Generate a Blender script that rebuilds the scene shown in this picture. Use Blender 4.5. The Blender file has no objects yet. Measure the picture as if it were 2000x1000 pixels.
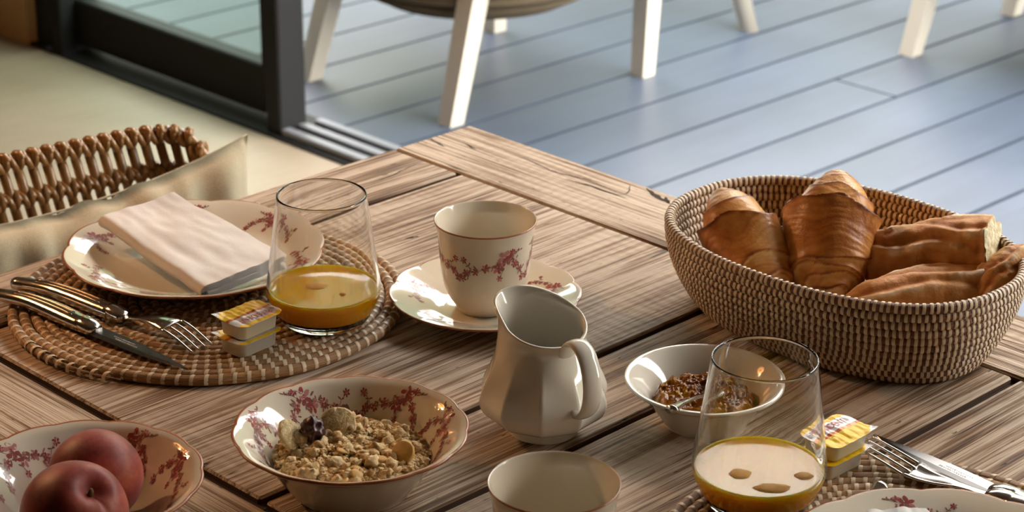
import bpy, bmesh, math, random
import numpy as np
from mathutils import Vector, Matrix, noise
random.seed(7)
PI = math.pi
SQ = math.sqrt(0.5)
scene = bpy.context.scene
col = scene.collection
TOP = 0.75            # table top height
MAT = TOP + 0.0085    # top of a place mat

# ------------------------------------------------------------------ camera
cam_d = bpy.data.cameras.new('camera')
cam = bpy.data.objects.new('camera', cam_d)
col.objects.link(cam)
cam_d.sensor_width = 36.0
cam_d.lens = 4283.0 / 2000.0 * 36.0
cam_d.clip_start = 0.05
cam.matrix_world = (Matrix.Translation((0, 0, 1.48))
                    @ Matrix.Rotation(math.radians(90 - 22.6), 4, 'X')
                    @ Matrix.Rotation(math.radians(0.5), 4, 'Z'))
cam_d.dof.use_dof = True
cam_d.dof.focus_distance = 1.60
cam_d.dof.aperture_fstop = 77.1e-3 / 0.0056
scene.camera = cam

# ------------------------------------------------------------------ sky, exposure
world = bpy.data.worlds.new('sky')
scene.world = world
world.use_nodes = True
wn = world.node_tree
bg = wn.nodes['Background']
sky = wn.nodes.new('ShaderNodeTexSky')
sky.sky_type = 'NISHITA'
sky.sun_disc = False
sky.sun_elevation = math.radians(38)
sky.sun_rotation = math.radians(120)
sky.air_density = 1.0
sky.dust_density = 3.0
wmix = wn.nodes.new('ShaderNodeMix')
wmix.data_type = 'RGBA'
wmix.inputs[0].default_value = 0.8
wmix.inputs[7].default_value = (18.6, 17.4, 16.0, 1)
wn.links.new(sky.outputs[0], wmix.inputs[6])
wn.links.new(wmix.outputs[2], bg.inputs[0])
bg.inputs[1].default_value = 1.0

vs = scene.view_settings
vs.view_transform = 'Standard'
vs.look = 'None'
vs.exposure = -0.18
vs.gamma = 1.0
vs.use_curve_mapping = False
scene.cycles.max_bounces = 8
scene.cycles.diffuse_bounces = 3
scene.cycles.glossy_bounces = 3
scene.cycles.use_adaptive_sampling = True
scene.cycles.adaptive_threshold = 0.05
scene.cycles.transmission_bounces = 8
scene.cycles.transparent_max_bounces = 12
scene.cycles.use_denoising = True
scene.cycles.sample_clamp_indirect = 6.0


# ------------------------------------------------------------------ helpers
def W(s, w, z=0.0):
    """room frame (s = towards the terrace, w = along the glass front) to world"""
    return Vector(((s - w) * SQ, (s + w) * SQ, z))


def mesh(name, verts, faces, mats=(), smooth=True, mi=None, uv=None, attr=None):
    me = bpy.data.meshes.new(name)
    me.from_pydata([tuple(v) for v in verts], [], [tuple(f) for f in faces])
    for m in mats:
        me.materials.append(m)
    if mi is not None:
        me.polygons.foreach_set('material_index', list(mi))
    if smooth:
        me.polygons.foreach_set('use_smooth', [True] * len(me.polygons))
    if attr is not None:
        for k, vals in attr.items():
            a = me.attributes.new(k, 'FLOAT', 'POINT')
            a.data.foreach_set('value', [float(x) for x in vals])
    if uv is not None:
        l = me.uv_layers.new(name='UVMap')
        vi = np.empty(len(me.loops), dtype=np.int32)
        me.loops.foreach_get('vertex_index', vi)
        l.data.foreach_set('uv', np.asarray(uv, dtype=np.float32)[vi].ravel())
    me.update()
    return me


def link(name, data, parent=None, loc=(0, 0, 0), rot=None):
    o = bpy.data.objects.new(name, data)
    col.objects.link(o)
    if parent is not None:
        o.parent = parent
    o.location = loc
    if rot is not None:
        o.rotation_euler = rot
    return o


def tag(o, label=None, cat=None, group=None, kind=None):
    if label: o['label'] = label
    if cat: o['category'] = cat
    if group: o['group'] = group
    if kind: o['kind'] = kind
    return o


def thing(name, label, cat, loc=(0, 0, 0), rz=0.0, group=None):
    o = link(name, None, None, loc, (0, 0, rz))
    o.empty_display_size = 0.02
    return tag(o, label, cat, group)


def box_mesh(name, x0, x1, y0, y1, z0, z1, m, bev=0.0, seg=1):
    bm = bmesh.new()
    bmesh.ops.create_cube(bm, size=1.0)
    for v in bm.verts:
        v.co = Vector(((x0 + x1) / 2 + v.co.x * (x1 - x0), (y0 + y1) / 2 + v.co.y * (y1 - y0), (z0 + z1) / 2 + v.co.z * (z1 - z0)))
    if bev > 0:
        bmesh.ops.bevel(bm, geom=list(bm.edges), offset=bev, segments=seg, profile=0.6, affect='EDGES')
    me = bpy.data.meshes.new(name)
    bm.to_mesh(me)
    bm.free()
    me.materials.append(m)
    return me


def frames(pts, up=(0, 0, 1)):
    """parallel transport frames along a polyline"""
    pts = [Vector(p) for p in pts]
    n = len(pts)
    out = []
    prev = None
    for i in range(n):
        t = (pts[min(i + 1, n - 1)] - pts[max(i - 1, 0)]).normalized()
        if prev is None:
            u = Vector(up)
            a = (u - t * u.dot(t))
            if a.length < 1e-4:
                a = Vector((1, 0, 0)) - t * t.x
            a.normalize()
        else:
            a = prev - t * prev.dot(t)
            a.normalize()
        prev = a
        out.append((pts[i], t, a, t.cross(a)))
    return out


def tube_geo(pts, rad, n=8, cap=True, up=(0, 0, 1), flat=1.0, closed=False):
    """verts, faces, uv of a swept tube; rad a number or list; flat scales the frame's second axis"""
    fr = frames(pts, up)
    k = len(fr)
    V, F, UV = [], [], []
    L = 0.0
    for i, (p, t, a, b) in enumerate(fr):
        r = rad[i] if hasattr(rad, '__len__') else rad
        if i:
            L += (fr[i][0] - fr[i - 1][0]).length
        for j in range(n):
            th = 2 * PI * j / n
            V.append(p + a * (r * math.cos(th)) + b * (r * flat * math.sin(th)))
            UV.append((L, j / n))
    for i in range(k - 1 if not closed else k):
        i2 = (i + 1) % k
        for j in range(n):
            j2 = (j + 1) % n
            F.append((i * n + j, i * n + j2, i2 * n + j2, i2 * n + j))
    if cap and not closed:
        F.append(tuple(range(n - 1, -1, -1)))
        F.append(tuple((k - 1) * n + j for j in range(n)))
    return V, F, UV


def tube(name, pts, rad, m, parent=None, n=8, up=(0, 0, 1), flat=1.0, loc=(0, 0, 0)):
    V, F, UV = tube_geo(pts, rad, n, True, up, flat)
    return link(name, mesh(name, V, F, [m], uv=UV), parent, loc)


def join_geo(parts):
    V, F = [], []
    for v, f in parts:
        o = len(V)
        V += list(v)
        F += [tuple(i + o for i in g) for g in f]
    return V, F


def catmull(P, n=8):
    P = [Vector(p) for p in P]
    out = []
    for i in range(len(P) - 1):
        p0, p1, p2, p3 = P[max(i - 1, 0)], P[i], P[i + 1], P[min(i + 2, len(P) - 1)]
        for k in range(n):
            t = k / n
            out.append(0.5 * ((2 * p1) + (p2 - p0) * t + (2 * p0 - 5 * p1 + 4 * p2 - p3) * t * t + (3 * p1 - p0 - 3 * p2 + p3) * t ** 3))
    out.append(P[-1])
    return out


def smooth_profile(P, n=6):
    return [(v.x, v.y) for v in catmull([(p[0], p[1], 0) for p in P], n)]


def lathe(name, prof, mats, parent=None, n=96, mod=None, mi=None, close_axis=True):
    """prof: [(r, z)]; mod(r, z, theta) -> (r, z); mi: material index of each profile segment"""
    V, F, MI = [], [], []
    for (r, z) in prof:
        for j in range(n):
            th = 2 * PI * j / n
            rr, zz = mod(r, z, th) if mod else (r, z)
            V.append((rr * math.cos(th), rr * math.sin(th), zz))
    for i in range(len(prof) - 1):
        for j in range(n):
            j2 = (j + 1) % n
            F.append((i * n + j, i * n + j2, (i + 1) * n + j2, (i + 1) * n + j))
            MI.append(mi[i] if mi else 0)
    if close_axis:
        F.append(tuple(range(n - 1, -1, -1))); MI.append(mi[0] if mi else 0)
        F.append(tuple((len(prof) - 1) * n + j for j in range(n))); MI.append(mi[-1] if mi else 0)
    return link(name, mesh(name, V, F, mats, mi=MI), parent)


def fnoise(p, s=1.0):
    return noise.noise(Vector(p) * s)


# ------------------------------------------------------------------ materials
class Mat:
    def __init__(self, name):
        self.m = bpy.data.materials.new(name)
        self.m.use_nodes = True
        self.t = self.m.node_tree
        self.b = self.t.nodes['Principled BSDF']

    def n(self, kind, **kw):
        nd = self.t.nodes.new('ShaderNode' + kind)
        for k, v in kw.items():
            if k.startswith('i_'):
                key = k[2:].replace('_', ' ')
                key = int(key) if key.isdigit() else key
                self.set(nd.inputs[key], v)
            else:
                setattr(nd, k, v)
        return nd

    def set(self, sock, v):
        if isinstance(v, bpy.types.NodeSocket):
            self.t.links.new(v, sock)
        elif isinstance(v, bpy.types.Node):
            self.t.links.new(v.outputs[0], sock)
        else:
            sock.default_value = v

    def p(self, **kw):
        for k, v in kw.items():
            key = k.replace('_', ' ')
            if isinstance(v, tuple) and len(v) == 3 and key in ('Base Color', 'Emission Color', 'Sheen Tint', 'Specular Tint', 'Coat Tint'):
                v = (*v, 1)
            self.set(self.b.inputs[key], v)
        return self

    def coord(self, kind='Object', scale=(1, 1, 1), rand=0.0, loc=(0, 0, 0)):
        tc = self.n('TexCoord')
        mp = self.n('Mapping')
        mp.inputs['Scale'].default_value = scale
        src = tc.outputs[kind]
        if rand:
            oi = self.n('ObjectInfo')
            mul = self.n('Math', operation='MULTIPLY', i_0=oi.outputs['Random'], i_1=rand)
            ad = self.n('VectorMath', operation='ADD', i_0=src, i_1=mul.outputs[0])
            src = ad.outputs[0]
        self.set(mp.inputs['Vector'], src)
        return mp.outputs[0]

    def noise(self, vec, scale=5.0, detail=4.0, rough=0.55, dist=0.0):
        nd = self.n('TexNoise', i_Vector=vec, i_Scale=scale, i_Detail=detail, i_Roughness=rough, i_Distortion=dist)
        return nd.outputs[0]

    def ramp(self, fac, stops, interp='LINEAR'):
        r = self.n('ValToRGB')
        r.color_ramp.interpolation = interp
        e = r.color_ramp.elements
        while len(e) < len(stops):
            e.new(0.5)
        for el, (pos, c) in zip(e, stops):
            el.position = pos
            el.color = (*c, 1) if len(c) == 3 else c
        self.set(r.inputs[0], fac)
        return r.outputs[0]

    def mix(self, fac, a, b, mode='MIX'):
        x = self.n('Mix', data_type='RGBA', blend_type=mode)
        self.set(x.inputs[0], fac)
        for i, v in ((6, a), (7, b)):
            if isinstance(v, tuple) and len(v) == 3:
                v = (*v, 1)
            self.set(x.inputs[i], v)
        return x.outputs[2]

    def math(self, op, a, b=0.0, clamp=False):
        x = self.n('Math', operation=op, use_clamp=clamp)
        self.set(x.inputs[0], a)
        self.set(x.inputs[1], b)
        return x.outputs[0]

    def bump(self, h, strength=0.3, dist=0.001):
        x = self.n('Bump', i_Height=h, i_Strength=strength, i_Distance=dist)
        self.set(self.b.inputs['Normal'], x.outputs[0])
        return self

    def attr(self, name):
        return self.n('Attribute', attribute_name=name).outputs['Fac']


def plain(name, c, rough=0.5, metal=0.0, spec=0.5, **kw):
    m = Mat(name)
    nz = m.noise(m.coord('Object'), 30.0, 3.0)
    cc = m.mix(nz, tuple(x * 0.94 for x in c), tuple(min(1, x * 1.05) for x in c))
    m.p(Base_Color=cc, Roughness=rough, Metallic=metal, Specular_IOR_Level=spec, **kw)
    return m.m


def wood_mat(name, dark, mid, light, seed=20.0):
    m = Mat(name)
    v1 = m.coord('Object', (2.6, 64, 64), seed)
    v2 = m.coord('Object', (5, 230, 230), seed * 1.7)
    v3 = m.coord('Object', (7, 11, 11), seed * 0.7)
    v4 = m.coord('Object', (1, 1, 1), seed * 0.3)
    g1 = m.noise(v1, 1.0, 6.0, 0.62, 0.6)
    g2 = m.noise(v2, 1.0, 4.0, 0.6)
    bl = m.noise(v3, 1.0, 3.0)
    g3 = m.noise(m.coord('Object', (9, 620, 620), seed * 0.9), 1.0, 3.0, 0.6)
    comb = m.math('ADD', m.math('ADD', m.math('MULTIPLY', g1, 0.26), m.math('MULTIPLY', g3, 0.32)), m.math('ADD', m.math('MULTIPLY', g2, 0.42), m.math('MULTIPLY', bl, 0.22)))
    c = m.ramp(comb, [(0.49, dark), (0.565, mid), (0.635, light), (0.80, tuple(min(1, x * 1.15) for x in light))])
    # sawn ribs across the boards, in patches
    wv = m.n('TexWave', wave_type='BANDS', bands_direction='X', i_Vector=v4, i_Scale=26.0, i_Distortion=2.5, i_Detail=2.0)
    patch = m.ramp(m.noise(m.coord('Object', (4, 9, 9), seed * 2.1), 1.0, 2.0), [(0.48, (0, 0, 0)), (0.62, (1, 1, 1))])
    ribs = m.math('MULTIPLY', m.math('MULTIPLY', wv.outputs[0], patch), 0.22)
    c = m.mix(ribs, c, tuple(x * 0.8 for x in mid))
    # drying cracks and dark flecks
    ck = m.noise(m.coord('Object', (1.6, 26, 26), seed * 3.3), 1.0, 3.0, 0.5, 0.4)
    ckm = m.ramp(m.math('ABSOLUTE', m.math('SUBTRACT', ck, 0.5)), [(0.0, (1, 1, 1)), (0.006, (0, 0, 0))])
    ckp = m.ramp(m.noise(m.coord('Object', (6, 14, 14), seed * 1.3), 1.0, 2.0), [(0.56, (0, 0, 0)), (0.62, (1, 1, 1))])
    fl = m.ramp(m.noise(m.coord('Object', (55, 260, 200), seed), 1.0, 2.0), [(0.70, (0, 0, 0)), (0.75, (1, 1, 1))])
    crack = m.math('MAXIMUM', m.math('MULTIPLY', ckm, ckp), m.math('MULTIPLY', fl, 0.7))
    c = m.mix(crack, c, tuple(x * 0.35 for x in dark))
    m.p(Base_Color=c, Roughness=m.math('ADD', m.math('MULTIPLY', g2, 0.25), 0.48), Specular_IOR_Level=0.25)
    h = m.math('SUBTRACT', m.math('ADD', m.math('ADD', m.math('MULTIPLY', g3, 0.5), m.math('MULTIPLY', g2, 1.0)), m.math('MULTIPLY', ribs, 0.8)), m.math('MULTIPLY', crack, 0.9))
    m.bump(h, 0.9, 0.0022)
    return m.m


M = {}
M['wood'] = wood_mat('weathered_wood', (0.068, 0.030, 0.013), (0.26, 0.152, 0.083), (0.57, 0.455, 0.345))
M['edge_shade'] = plain('dark_shaded_plank_edge', (0.085, 0.040, 0.020), 0.9)  # dark weathered edge wood, deepened to imitate shade inside the joints
M['wood_under'] = plain('dark_underframe', (0.035, 0.016, 0.008), 0.9)  # also colours the strips that stand for shade in the joints


def ceramic(name, c):
    m = Mat(name)
    nz = m.noise(m.coord('Object'), 25.0, 3.0)
    m.p(Base_Color=m.mix(nz, tuple(x * 0.97 for x in c), c), Roughness=0.07, Specular_IOR_Level=0.6, Coat_Weight=0.35, Coat_Roughness=0.03)
    return m.m


M['cream'] = ceramic('cream_glaze', (0.80, 0.72, 0.575))
M['white'] = ceramic('white_glaze', (0.76, 0.715, 0.61))
M['rim'] = plain('rim_line', (0.36, 0.13, 0.06), 0.25)
M['rose'] = plain('rose_print', (0.36, 0.075, 0.075), 0.15)
M['pink'] = plain('pink_print', (0.54, 0.23, 0.22), 0.15)
M['leaf'] = plain('leaf_print', (0.28, 0.125, 0.10), 0.15)


def straw(name, a, b, c, along=14.0, around=26.0):
    m = Mat(name)
    v = m.coord('UV', (along * 6, around, 1))
    g = m.noise(v, 1.0, 3.0, 0.6)
    col_ = m.ramp(g, [(0.33, a), (0.5, b), (0.68, c)])
    lo = m.noise(m.coord('Object', (1, 1, 1)), 22.0, 2.0)
    col_ = m.mix(m.ramp(lo, [(0.4, (0, 0, 0)), (0.65, (1, 1, 1))]), col_, tuple(x * 0.7 for x in b))
    m.p(Base_Color=col_, Roughness=0.5)
    m.bump(g, 0.8, 0.0012)
    return m.m


M['mat_coil'] = straw('straw_coil', (0.15, 0.066, 0.022), (0.42, 0.22, 0.08), (0.60, 0.37, 0.16))
M['mat_stitch'] = plain('palm_stitch', (0.70, 0.57, 0.40), 0.4)
M['bsk_coil'] = straw('basket_coil', (0.085, 0.026, 0.010), (0.20, 0.066, 0.025), (0.29, 0.11, 0.045))
M['bsk_stitch'] = plain('basket_stitch', (0.66, 0.51, 0.33), 0.42)


def rattan():
    m = Mat('rattan_cane')
    g = m.noise(m.coord('Object', (60, 60, 12)), 1.0, 4.0)
    c = m.ramp(g, [(0.3, (0.13, 0.055, 0.016)), (0.5, (0.29, 0.145, 0.047)), (0.7, (0.44, 0.25, 0.10))])
    m.p(Base_Color=c, Roughness=0.32, Coat_Weight=0.25, Coat_Roughness=0.2)
    return m.m


M['rattan'] = rattan()


def linen():
    m = Mat('linen_cloth')
    v = m.coord('Object', (1, 1, 1))
    f = m.noise(v, 900.0, 2.0)
    g = m.noise(v, 14.0, 4.0)
    c = m.ramp(m.math('ADD', m.math('MULTIPLY', f, 0.5), m.math('MULTIPLY', g, 0.5)), [(0.35, (0.38, 0.315, 0.195)), (0.65, (0.52, 0.445, 0.295))])
    m.p(Base_Color=c, Roughness=0.9, Sheen_Weight=0.3)
    m.bump(f, 0.5, 0.0008)
    return m.m


M['linen'] = linen()


def paper():
    m = Mat('napkin_paper')
    v = m.coord('Object')
    g = m.noise(v, 60.0, 5.0)
    m.p(Base_Color=m.mix(g, (0.84, 0.80, 0.76), (0.90, 0.87, 0.84)), Roughness=0.85)
    m.bump(g, 0.25, 0.002)
    return m.m


M['paper'] = paper()


def crust(name, stops, sc=90.0, gloss=0.33):
    m = Mat(name)
    v = m.coord('Object')
    t = m.attr('tone')
    g = m.noise(v, sc, 5.0, 0.65)
    g2 = m.noise(v, 22.0, 3.0)
    f = m.math('ADD', t, m.math('ADD', m.math('MULTIPLY', m.math('SUBTRACT', g, 0.5), 0.45), m.math('MULTIPLY', m.math('SUBTRACT', g2, 0.5), 0.5)))
    m.p(Base_Color=m.ramp(f, stops), Roughness=gloss, Specular_IOR_Level=0.35)
    m.bump(g, 0.5, 0.0022)
    return m.m


M['croissant'] = crust('croissant_crust', [(0.0, (0.15, 0.04, 0.012)), (0.25, (0.38, 0.125, 0.030)), (0.5, (0.60, 0.26, 0.065)), (0.75, (0.76, 0.44, 0.15)), (1.0, (0.82, 0.56, 0.26))])
M['bread'] = crust('baguette_crust', [(0.0, (0.30, 0.09, 0.022)), (0.35, (0.54, 0.22, 0.06)), (0.65, (0.68, 0.37, 0.14)), (1.0, (0.85, 0.70, 0.52))], 120.0, 0.6)
mm = Mat('bread_crumb')
_g = mm.noise(mm.coord('Object'), 160.0, 4.0)
mm.p(Base_Color=mm.ramp(_g, [(0.35, (0.50, 0.42, 0.24)), (0.6, (0.76, 0.69, 0.48))]), Roughness=0.9)
mm.bump(_g, 0.8, 0.003)
M['crumb'] = mm.m


def metal(name, c, rough):
    m = Mat(name)
    g = m.noise(m.coord('Object', (40, 400, 400)), 1.0, 2.0)
    m.p(Base_Color=c, Metallic=1.0, Roughness=m.math('ADD', m.math('MULTIPLY', g, 0.08), rough))
    return m.m


M['steel'] = metal('polished_steel', (0.74, 0.72, 0.69), 0.13)
M['blade'] = metal('brushed_blade', (0.20, 0.195, 0.19), 0.25)
M['etch'] = plain('blade_etching', (0.75, 0.7, 0.62), 0.5)

mm = Mat('clear_glass')
mm.p(Base_Color=(0.985, 0.985, 0.98), Roughness=0.0, Transmission_Weight=1.0, IOR=1.47, Specular_IOR_Level=0.5)
M['glass'] = mm.m


def juice():
    m = Mat('orange_juice')
    g = m.noise(m.coord('Object'), 120.0, 4.0)
    m.p(Base_Color=m.mix(g, (0.98, 0.49, 0.010), (1.0, 0.57, 0.025)), Roughness=0.05, Subsurface_Weight=0.6,
        Subsurface_Radius=(0.020, 0.011, 0.0015), Subsurface_Scale=1.0, Specular_IOR_Level=0.5)
    return m.m


M['juice'] = juice()
M['pulp'] = plain('juice_foam', (0.86, 0.46, 0.09), 0.6)


def jam():
    m = Mat('apricot_jam')
    v = m.coord('Object')
    g = m.noise(v, 55.0, 3.0)
    c = m.ramp(g, [(0.35, (0.10, 0.025, 0.003)), (0.5, (0.30, 0.095, 0.008)), (0.68, (0.50, 0.26, 0.025))])
    m.p(Base_Color=c, Roughness=0.08, Transmission_Weight=0.25, IOR=1.36, Specular_IOR_Level=0.22)
    m.bump(m.noise(v, 260.0, 2.0), 0.5, 0.003)
    return m.m


M['jam'] = jam()


def cereal():
    m = Mat('granola_oats')
    v = m.coord('Object')
    g = m.noise(v, 150.0, 3.0)
    g2 = m.noise(v, 500.0, 2.0)
    c = m.ramp(g, [(0.30, (0.34, 0.18, 0.055)), (0.42, (0.58, 0.39, 0.17)), (0.56, (0.72, 0.54, 0.28)), (0.75, (0.80, 0.65, 0.40))])
    m.p(Base_Color=c, Roughness=0.8)
    m.bump(g2, 0.6, 0.0012)
    return m.m


M['oats'] = cereal()
mm = Mat('banana_chip')
_g = mm.noise(mm.coord('Object'), 260.0, 4.0, 0.7)
mm.p(Base_Color=mm.ramp(_g, [(0.35, (0.46, 0.30, 0.10)), (0.5, (0.66, 0.50, 0.24)), (0.68, (0.80, 0.68, 0.42))]), Roughness=0.75)
mm.bump(_g, 0.8, 0.002)
M['banana'] = mm.m
M['raisin'] = plain('dried_fruit', (0.075, 0.028, 0.03), 0.4)
M['flake'] = plain('corn_flake', (0.60, 0.36, 0.09), 0.6)


def nectarine():
    m = Mat('nectarine_skin')
    v = m.coord('Object')
    g = m.noise(v, 28.0, 4.0, 0.6)
    g2 = m.noise(v, 260.0, 2.0)
    c = m.ramp(m.math('ADD', m.math('MULTIPLY', g, 0.8), m.math('MULTIPLY', g2, 0.2)), [(0.35, (0.14, 0.014, 0.014)), (0.52, (0.32, 0.045, 0.030)), (0.72, (0.50, 0.14, 0.06))])
    m.p(Base_Color=c, Roughness=0.48, Sheen_Weight=0.15, Specular_IOR_Level=0.32)
    return m.m


M['nectarine'] = nectarine()
M['stem'] = plain('fruit_stem', (0.20, 0.13, 0.04), 0.8)
M['tub'] = plain('tub_plastic', (0.74, 0.71, 0.60), 0.35)


def foil(name, c, metal_=0.25, rough=0.28):
    m = Mat(name)
    g = m.noise(m.coord('Object', (60, 160, 100)), 1.0, 3.0)
    m.p(Base_Color=m.mix(g, tuple(x * 0.85 for x in c), c), Roughness=rough, Metallic=metal_, Specular_IOR_Level=0.3)
    m.bump(g, 0.5, 0.0015)
    return m.m


M['foil_y'] = foil('yellow_foil', (0.88, 0.56, 0.012), 0.1, 0.4)
M['foil_w'] = foil('silver_white_foil', (0.66, 0.64, 0.64), 0.3, 0.35)
M['foil_r'] = foil('russet_foil', (0.52, 0.12, 0.02))
M['ink_red'] = plain('red_ink', (0.55, 0.035, 0.06), 0.4)
M['ink_blue'] = plain('blue_ink', (0.05, 0.06, 0.16), 0.4)
M['frame'] = plain('dark_aluminium', (0.010, 0.011, 0.012), 0.6, 0.0, 0.2)
M['track'] = plain('grey_track', (0.22, 0.24, 0.27), 0.35, 0.4)


def pane():
    m = Mat('door_pane')
    tr = m.n('BsdfTransparent')
    tr.inputs[0].default_value = (0.74, 0.82, 0.78, 1)
    gl = m.n('BsdfGlossy')
    gl.inputs['Roughness'].default_value = 0.02
    mx = m.n('MixShader')
    mx.inputs[0].default_value = 0.05
    m.t.links.new(tr.outputs[0], mx.inputs[1])
    m.t.links.new(gl.outputs[0], mx.inputs[2])
    m.t.links.new(mx.outputs[0], m.t.nodes['Material Output'].inputs[0])
    return m.m


M['pane'] = pane()


def floor_mat():
    m = Mat('limewashed_floor')
    v = m.coord('Object', (1, 1, 1))
    g = m.noise(v, 3.0, 5.0, 0.6)
    f = m.noise(m.coord('Object', (8, 60, 1)), 1.0, 4.0)
    sp = m.ramp(m.noise(v, 7.0, 1.0), [(0.73, (0, 0, 0)), (0.78, (1, 1, 1))])
    c = m.ramp(m.math('ADD', m.math('MULTIPLY', g, 0.6), m.math('MULTIPLY', f, 0.4)), [(0.35, (0.185, 0.150, 0.105)), (0.65, (0.24, 0.20, 0.145))])
    c = m.mix(m.math('MULTIPLY', sp, 0.5), c, (0.30, 0.22, 0.12))
    m.p(Base_Color=c, Roughness=0.5)
    return m.m


M['floor'] = floor_mat()


def deck_mat():
    m = Mat('deck_board')
    v = m.coord('Object', (3, 60, 1), 9.0)
    g = m.noise(v, 1.0, 4.0)
    g2 = m.noise(m.coord('Object', (1, 1, 1), 3.0), 2.5, 3.0)
    c = m.ramp(m.math('ADD', m.math('MULTIPLY', g, 0.4), m.math('MULTIPLY', g2, 0.6)), [(0.35, (0.034, 0.047, 0.072)), (0.65, (0.050, 0.069, 0.104))])
    m.p(Base_Color=c, Roughness=0.38, Specular_IOR_Level=0.6)
    m.bump(g, 0.2, 0.001)
    return m.m


M['deck'] = deck_mat()
M['deck_gap'] = plain('deck_substrate', (0.015, 0.016, 0.018), 0.95)
M['plaster'] = plain('warm_plaster', (0.13, 0.085, 0.050), 0.9)
M['tan_wall'] = plain('tan_wall', (0.36, 0.23, 0.11), 0.8)
M['ceiling'] = plain('ceiling_boards', (0.11, 0.070, 0.040), 0.9)
M['chair_white'] = plain('white_chair_leg', (0.52, 0.50, 0.43), 0.45)
M['rope'] = plain('brown_rope', (0.085, 0.066, 0.038), 0.85)


def hedge_mat():
    m = Mat('hedge_leaves')
    g = m.noise(m.coord('Object'), 9.0, 5.0, 0.7)
    m.p(Base_Color=m.ramp(g, [(0.35, (0.015, 0.022, 0.010)), (0.55, (0.045, 0.065, 0.028)), (0.72, (0.11, 0.13, 0.055))]), Roughness=0.7)
    return m.m


M['hedge'] = hedge_mat()
mm = Mat('warm_bulb')
mm.p(Base_Color=(1.0, 0.6, 0.3), Emission_Color=(1.0, 0.52, 0.20), Emission_Strength=400.0)
M['bulb'] = mm.m
mm.m.cycles.emission_sampling = 'NONE'
mm = Mat('lit_lamp_shade')
mm.p(Base_Color=(0.8, 0.5, 0.25), Roughness=0.8, Emission_Color=(1.0, 0.40, 0.11), Emission_Strength=7.5)
M['shade'] = mm.m
M['brass'] = metal('lamp_brass', (0.6, 0.4, 0.18), 0.3)

# ------------------------------------------------------------------ the room and the terrace
R45 = PI / 4
S_WALL = 2.60
ROOM_S0, ROOM_W0, ROOM_W1, CEIL = -2.6, -2.6, 5.4, 2.62
OPEN_TOP = 2.12
OPEN_W0 = -0.9


def struct(name, x0, x1, y0, y1, z0, z1, m, bev=0.0):
    o = link(name, box_mesh(name, x0, x1, y0, y1, z0, z1, m, bev), None, (0, 0, 0), (0, 0, R45))
    o['kind'] = 'structure'
    return o


struct('floor', ROOM_S0, S_WALL + 0.005, ROOM_W0, ROOM_W1, -0.05, 0.0, M['floor'])
struct('ceiling', ROOM_S0, S_WALL + 0.14, ROOM_W0, ROOM_W1, CEIL, CEIL + 0.1, M['ceiling'])
struct('wall_behind', ROOM_S0 - 0.1, ROOM_S0, ROOM_W0, ROOM_W1, 0, CEIL, M['plaster'])
struct('wall_right', ROOM_S0, S_WALL + 0.14, ROOM_W0 - 0.1, ROOM_W0, 0, CEIL, M['plaster'])
struct('wall_left', ROOM_S0, S_WALL + 0.14, ROOM_W1, ROOM_W1 + 0.1, 0, CEIL, M['plaster'])
struct('wall_terrace_left', S_WALL, S_WALL + 0.14, 4.155, ROOM_W1, 0, CEIL, M['tan_wall'])
struct('wall_terrace_right', S_WALL, S_WALL + 0.14, ROOM_W0, OPEN_W0, 0, CEIL, M['tan_wall'])
struct('wall_terrace_lintel', S_WALL, S_WALL + 0.14, OPEN_W0, 4.155, OPEN_TOP, CEIL, M['plaster'])

# sliding glass door: fixed pane with a dark frame, and the floor track that runs on to the right
door = struct('door_1', 2.665, 2.672, 3.34, 4.06, 0.12, OPEN_TOP - 0.08, M['pane'])
door['label'] = 'tinted glass pane of the dark framed sliding terrace door'


def dpart(name, *a, bev=0.004, m='frame'):
    return link(name, box_mesh(name, *a, M[m], bev), door)


dpart('frame_stile', 2.61, 2.68, 3.27, 3.315, 0.0, OPEN_TOP)
dpart('frame_stile', 2.64, 2.69, 3.315, 3.365, 0.03, OPEN_TOP)
dpart('frame_stile', 2.605, 2.70, 4.03, 4.075, 0.0, OPEN_TOP)
dpart('frame_stile', 2.62, 2.72, 4.10, 4.155, 0.0, OPEN_TOP)
dpart('bottom_rail', 2.645, 2.69, 3.365, 4.03, 0.02, 0.125)
dpart('top_rail', 2.645, 2.69, 3.365, 4.03, OPEN_TOP - 0.09, OPEN_TOP)
tr = struct('trim_1', 2.60, 2.735, OPEN_W0, 4.155, -0.02, 0.006, M['frame'])
tr['label'] = 'dark floor sill of the sliding door track'
for k, (a, b) in enumerate(((2.612, 2.634), (2.655, 2.676), (2.698, 2.718))):
    link('track_rail', box_mesh('track_rail', a, b, OPEN_W0, 3.27, 0.006, 0.02, M['track'], 0.002), tr)

# terrace deck: every board a mesh of its own
deck = struct('floor_terrace', 2.735, 9.0, -4.0, 7.5, -0.12, -0.035, M['deck_gap'])
deck['label'] = 'grey terrace decking of long boards with dark gaps'
PITCH = 0.167
k0 = int((-1.4 - 2.573) / PITCH)
me_board = box_mesh('board', 0, 6.2, 0.0045, PITCH - 0.0045, -0.030, 0.0, M['deck'])
me_b1 = box_mesh('board', 0, 3.733 - 2.74 - 0.004, 0.0045, PITCH - 0.0045, -0.030, 0.0, M['deck'])
me_b2 = box_mesh('board', 0, 6.2 - (3.733 - 2.74), 0.0045, PITCH - 0.0045, -0.030, 0.0, M['deck'])
for k in range(k0, 27):
    w = 2.573 + k * PITCH
    if k == 0:
        link('board', me_b1, deck, (2.74, w, 0))
        link('board', me_b2, deck, (3.735, w, 0))
    else:
        link('board', me_board, deck, (2.74, w, 0))

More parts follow.
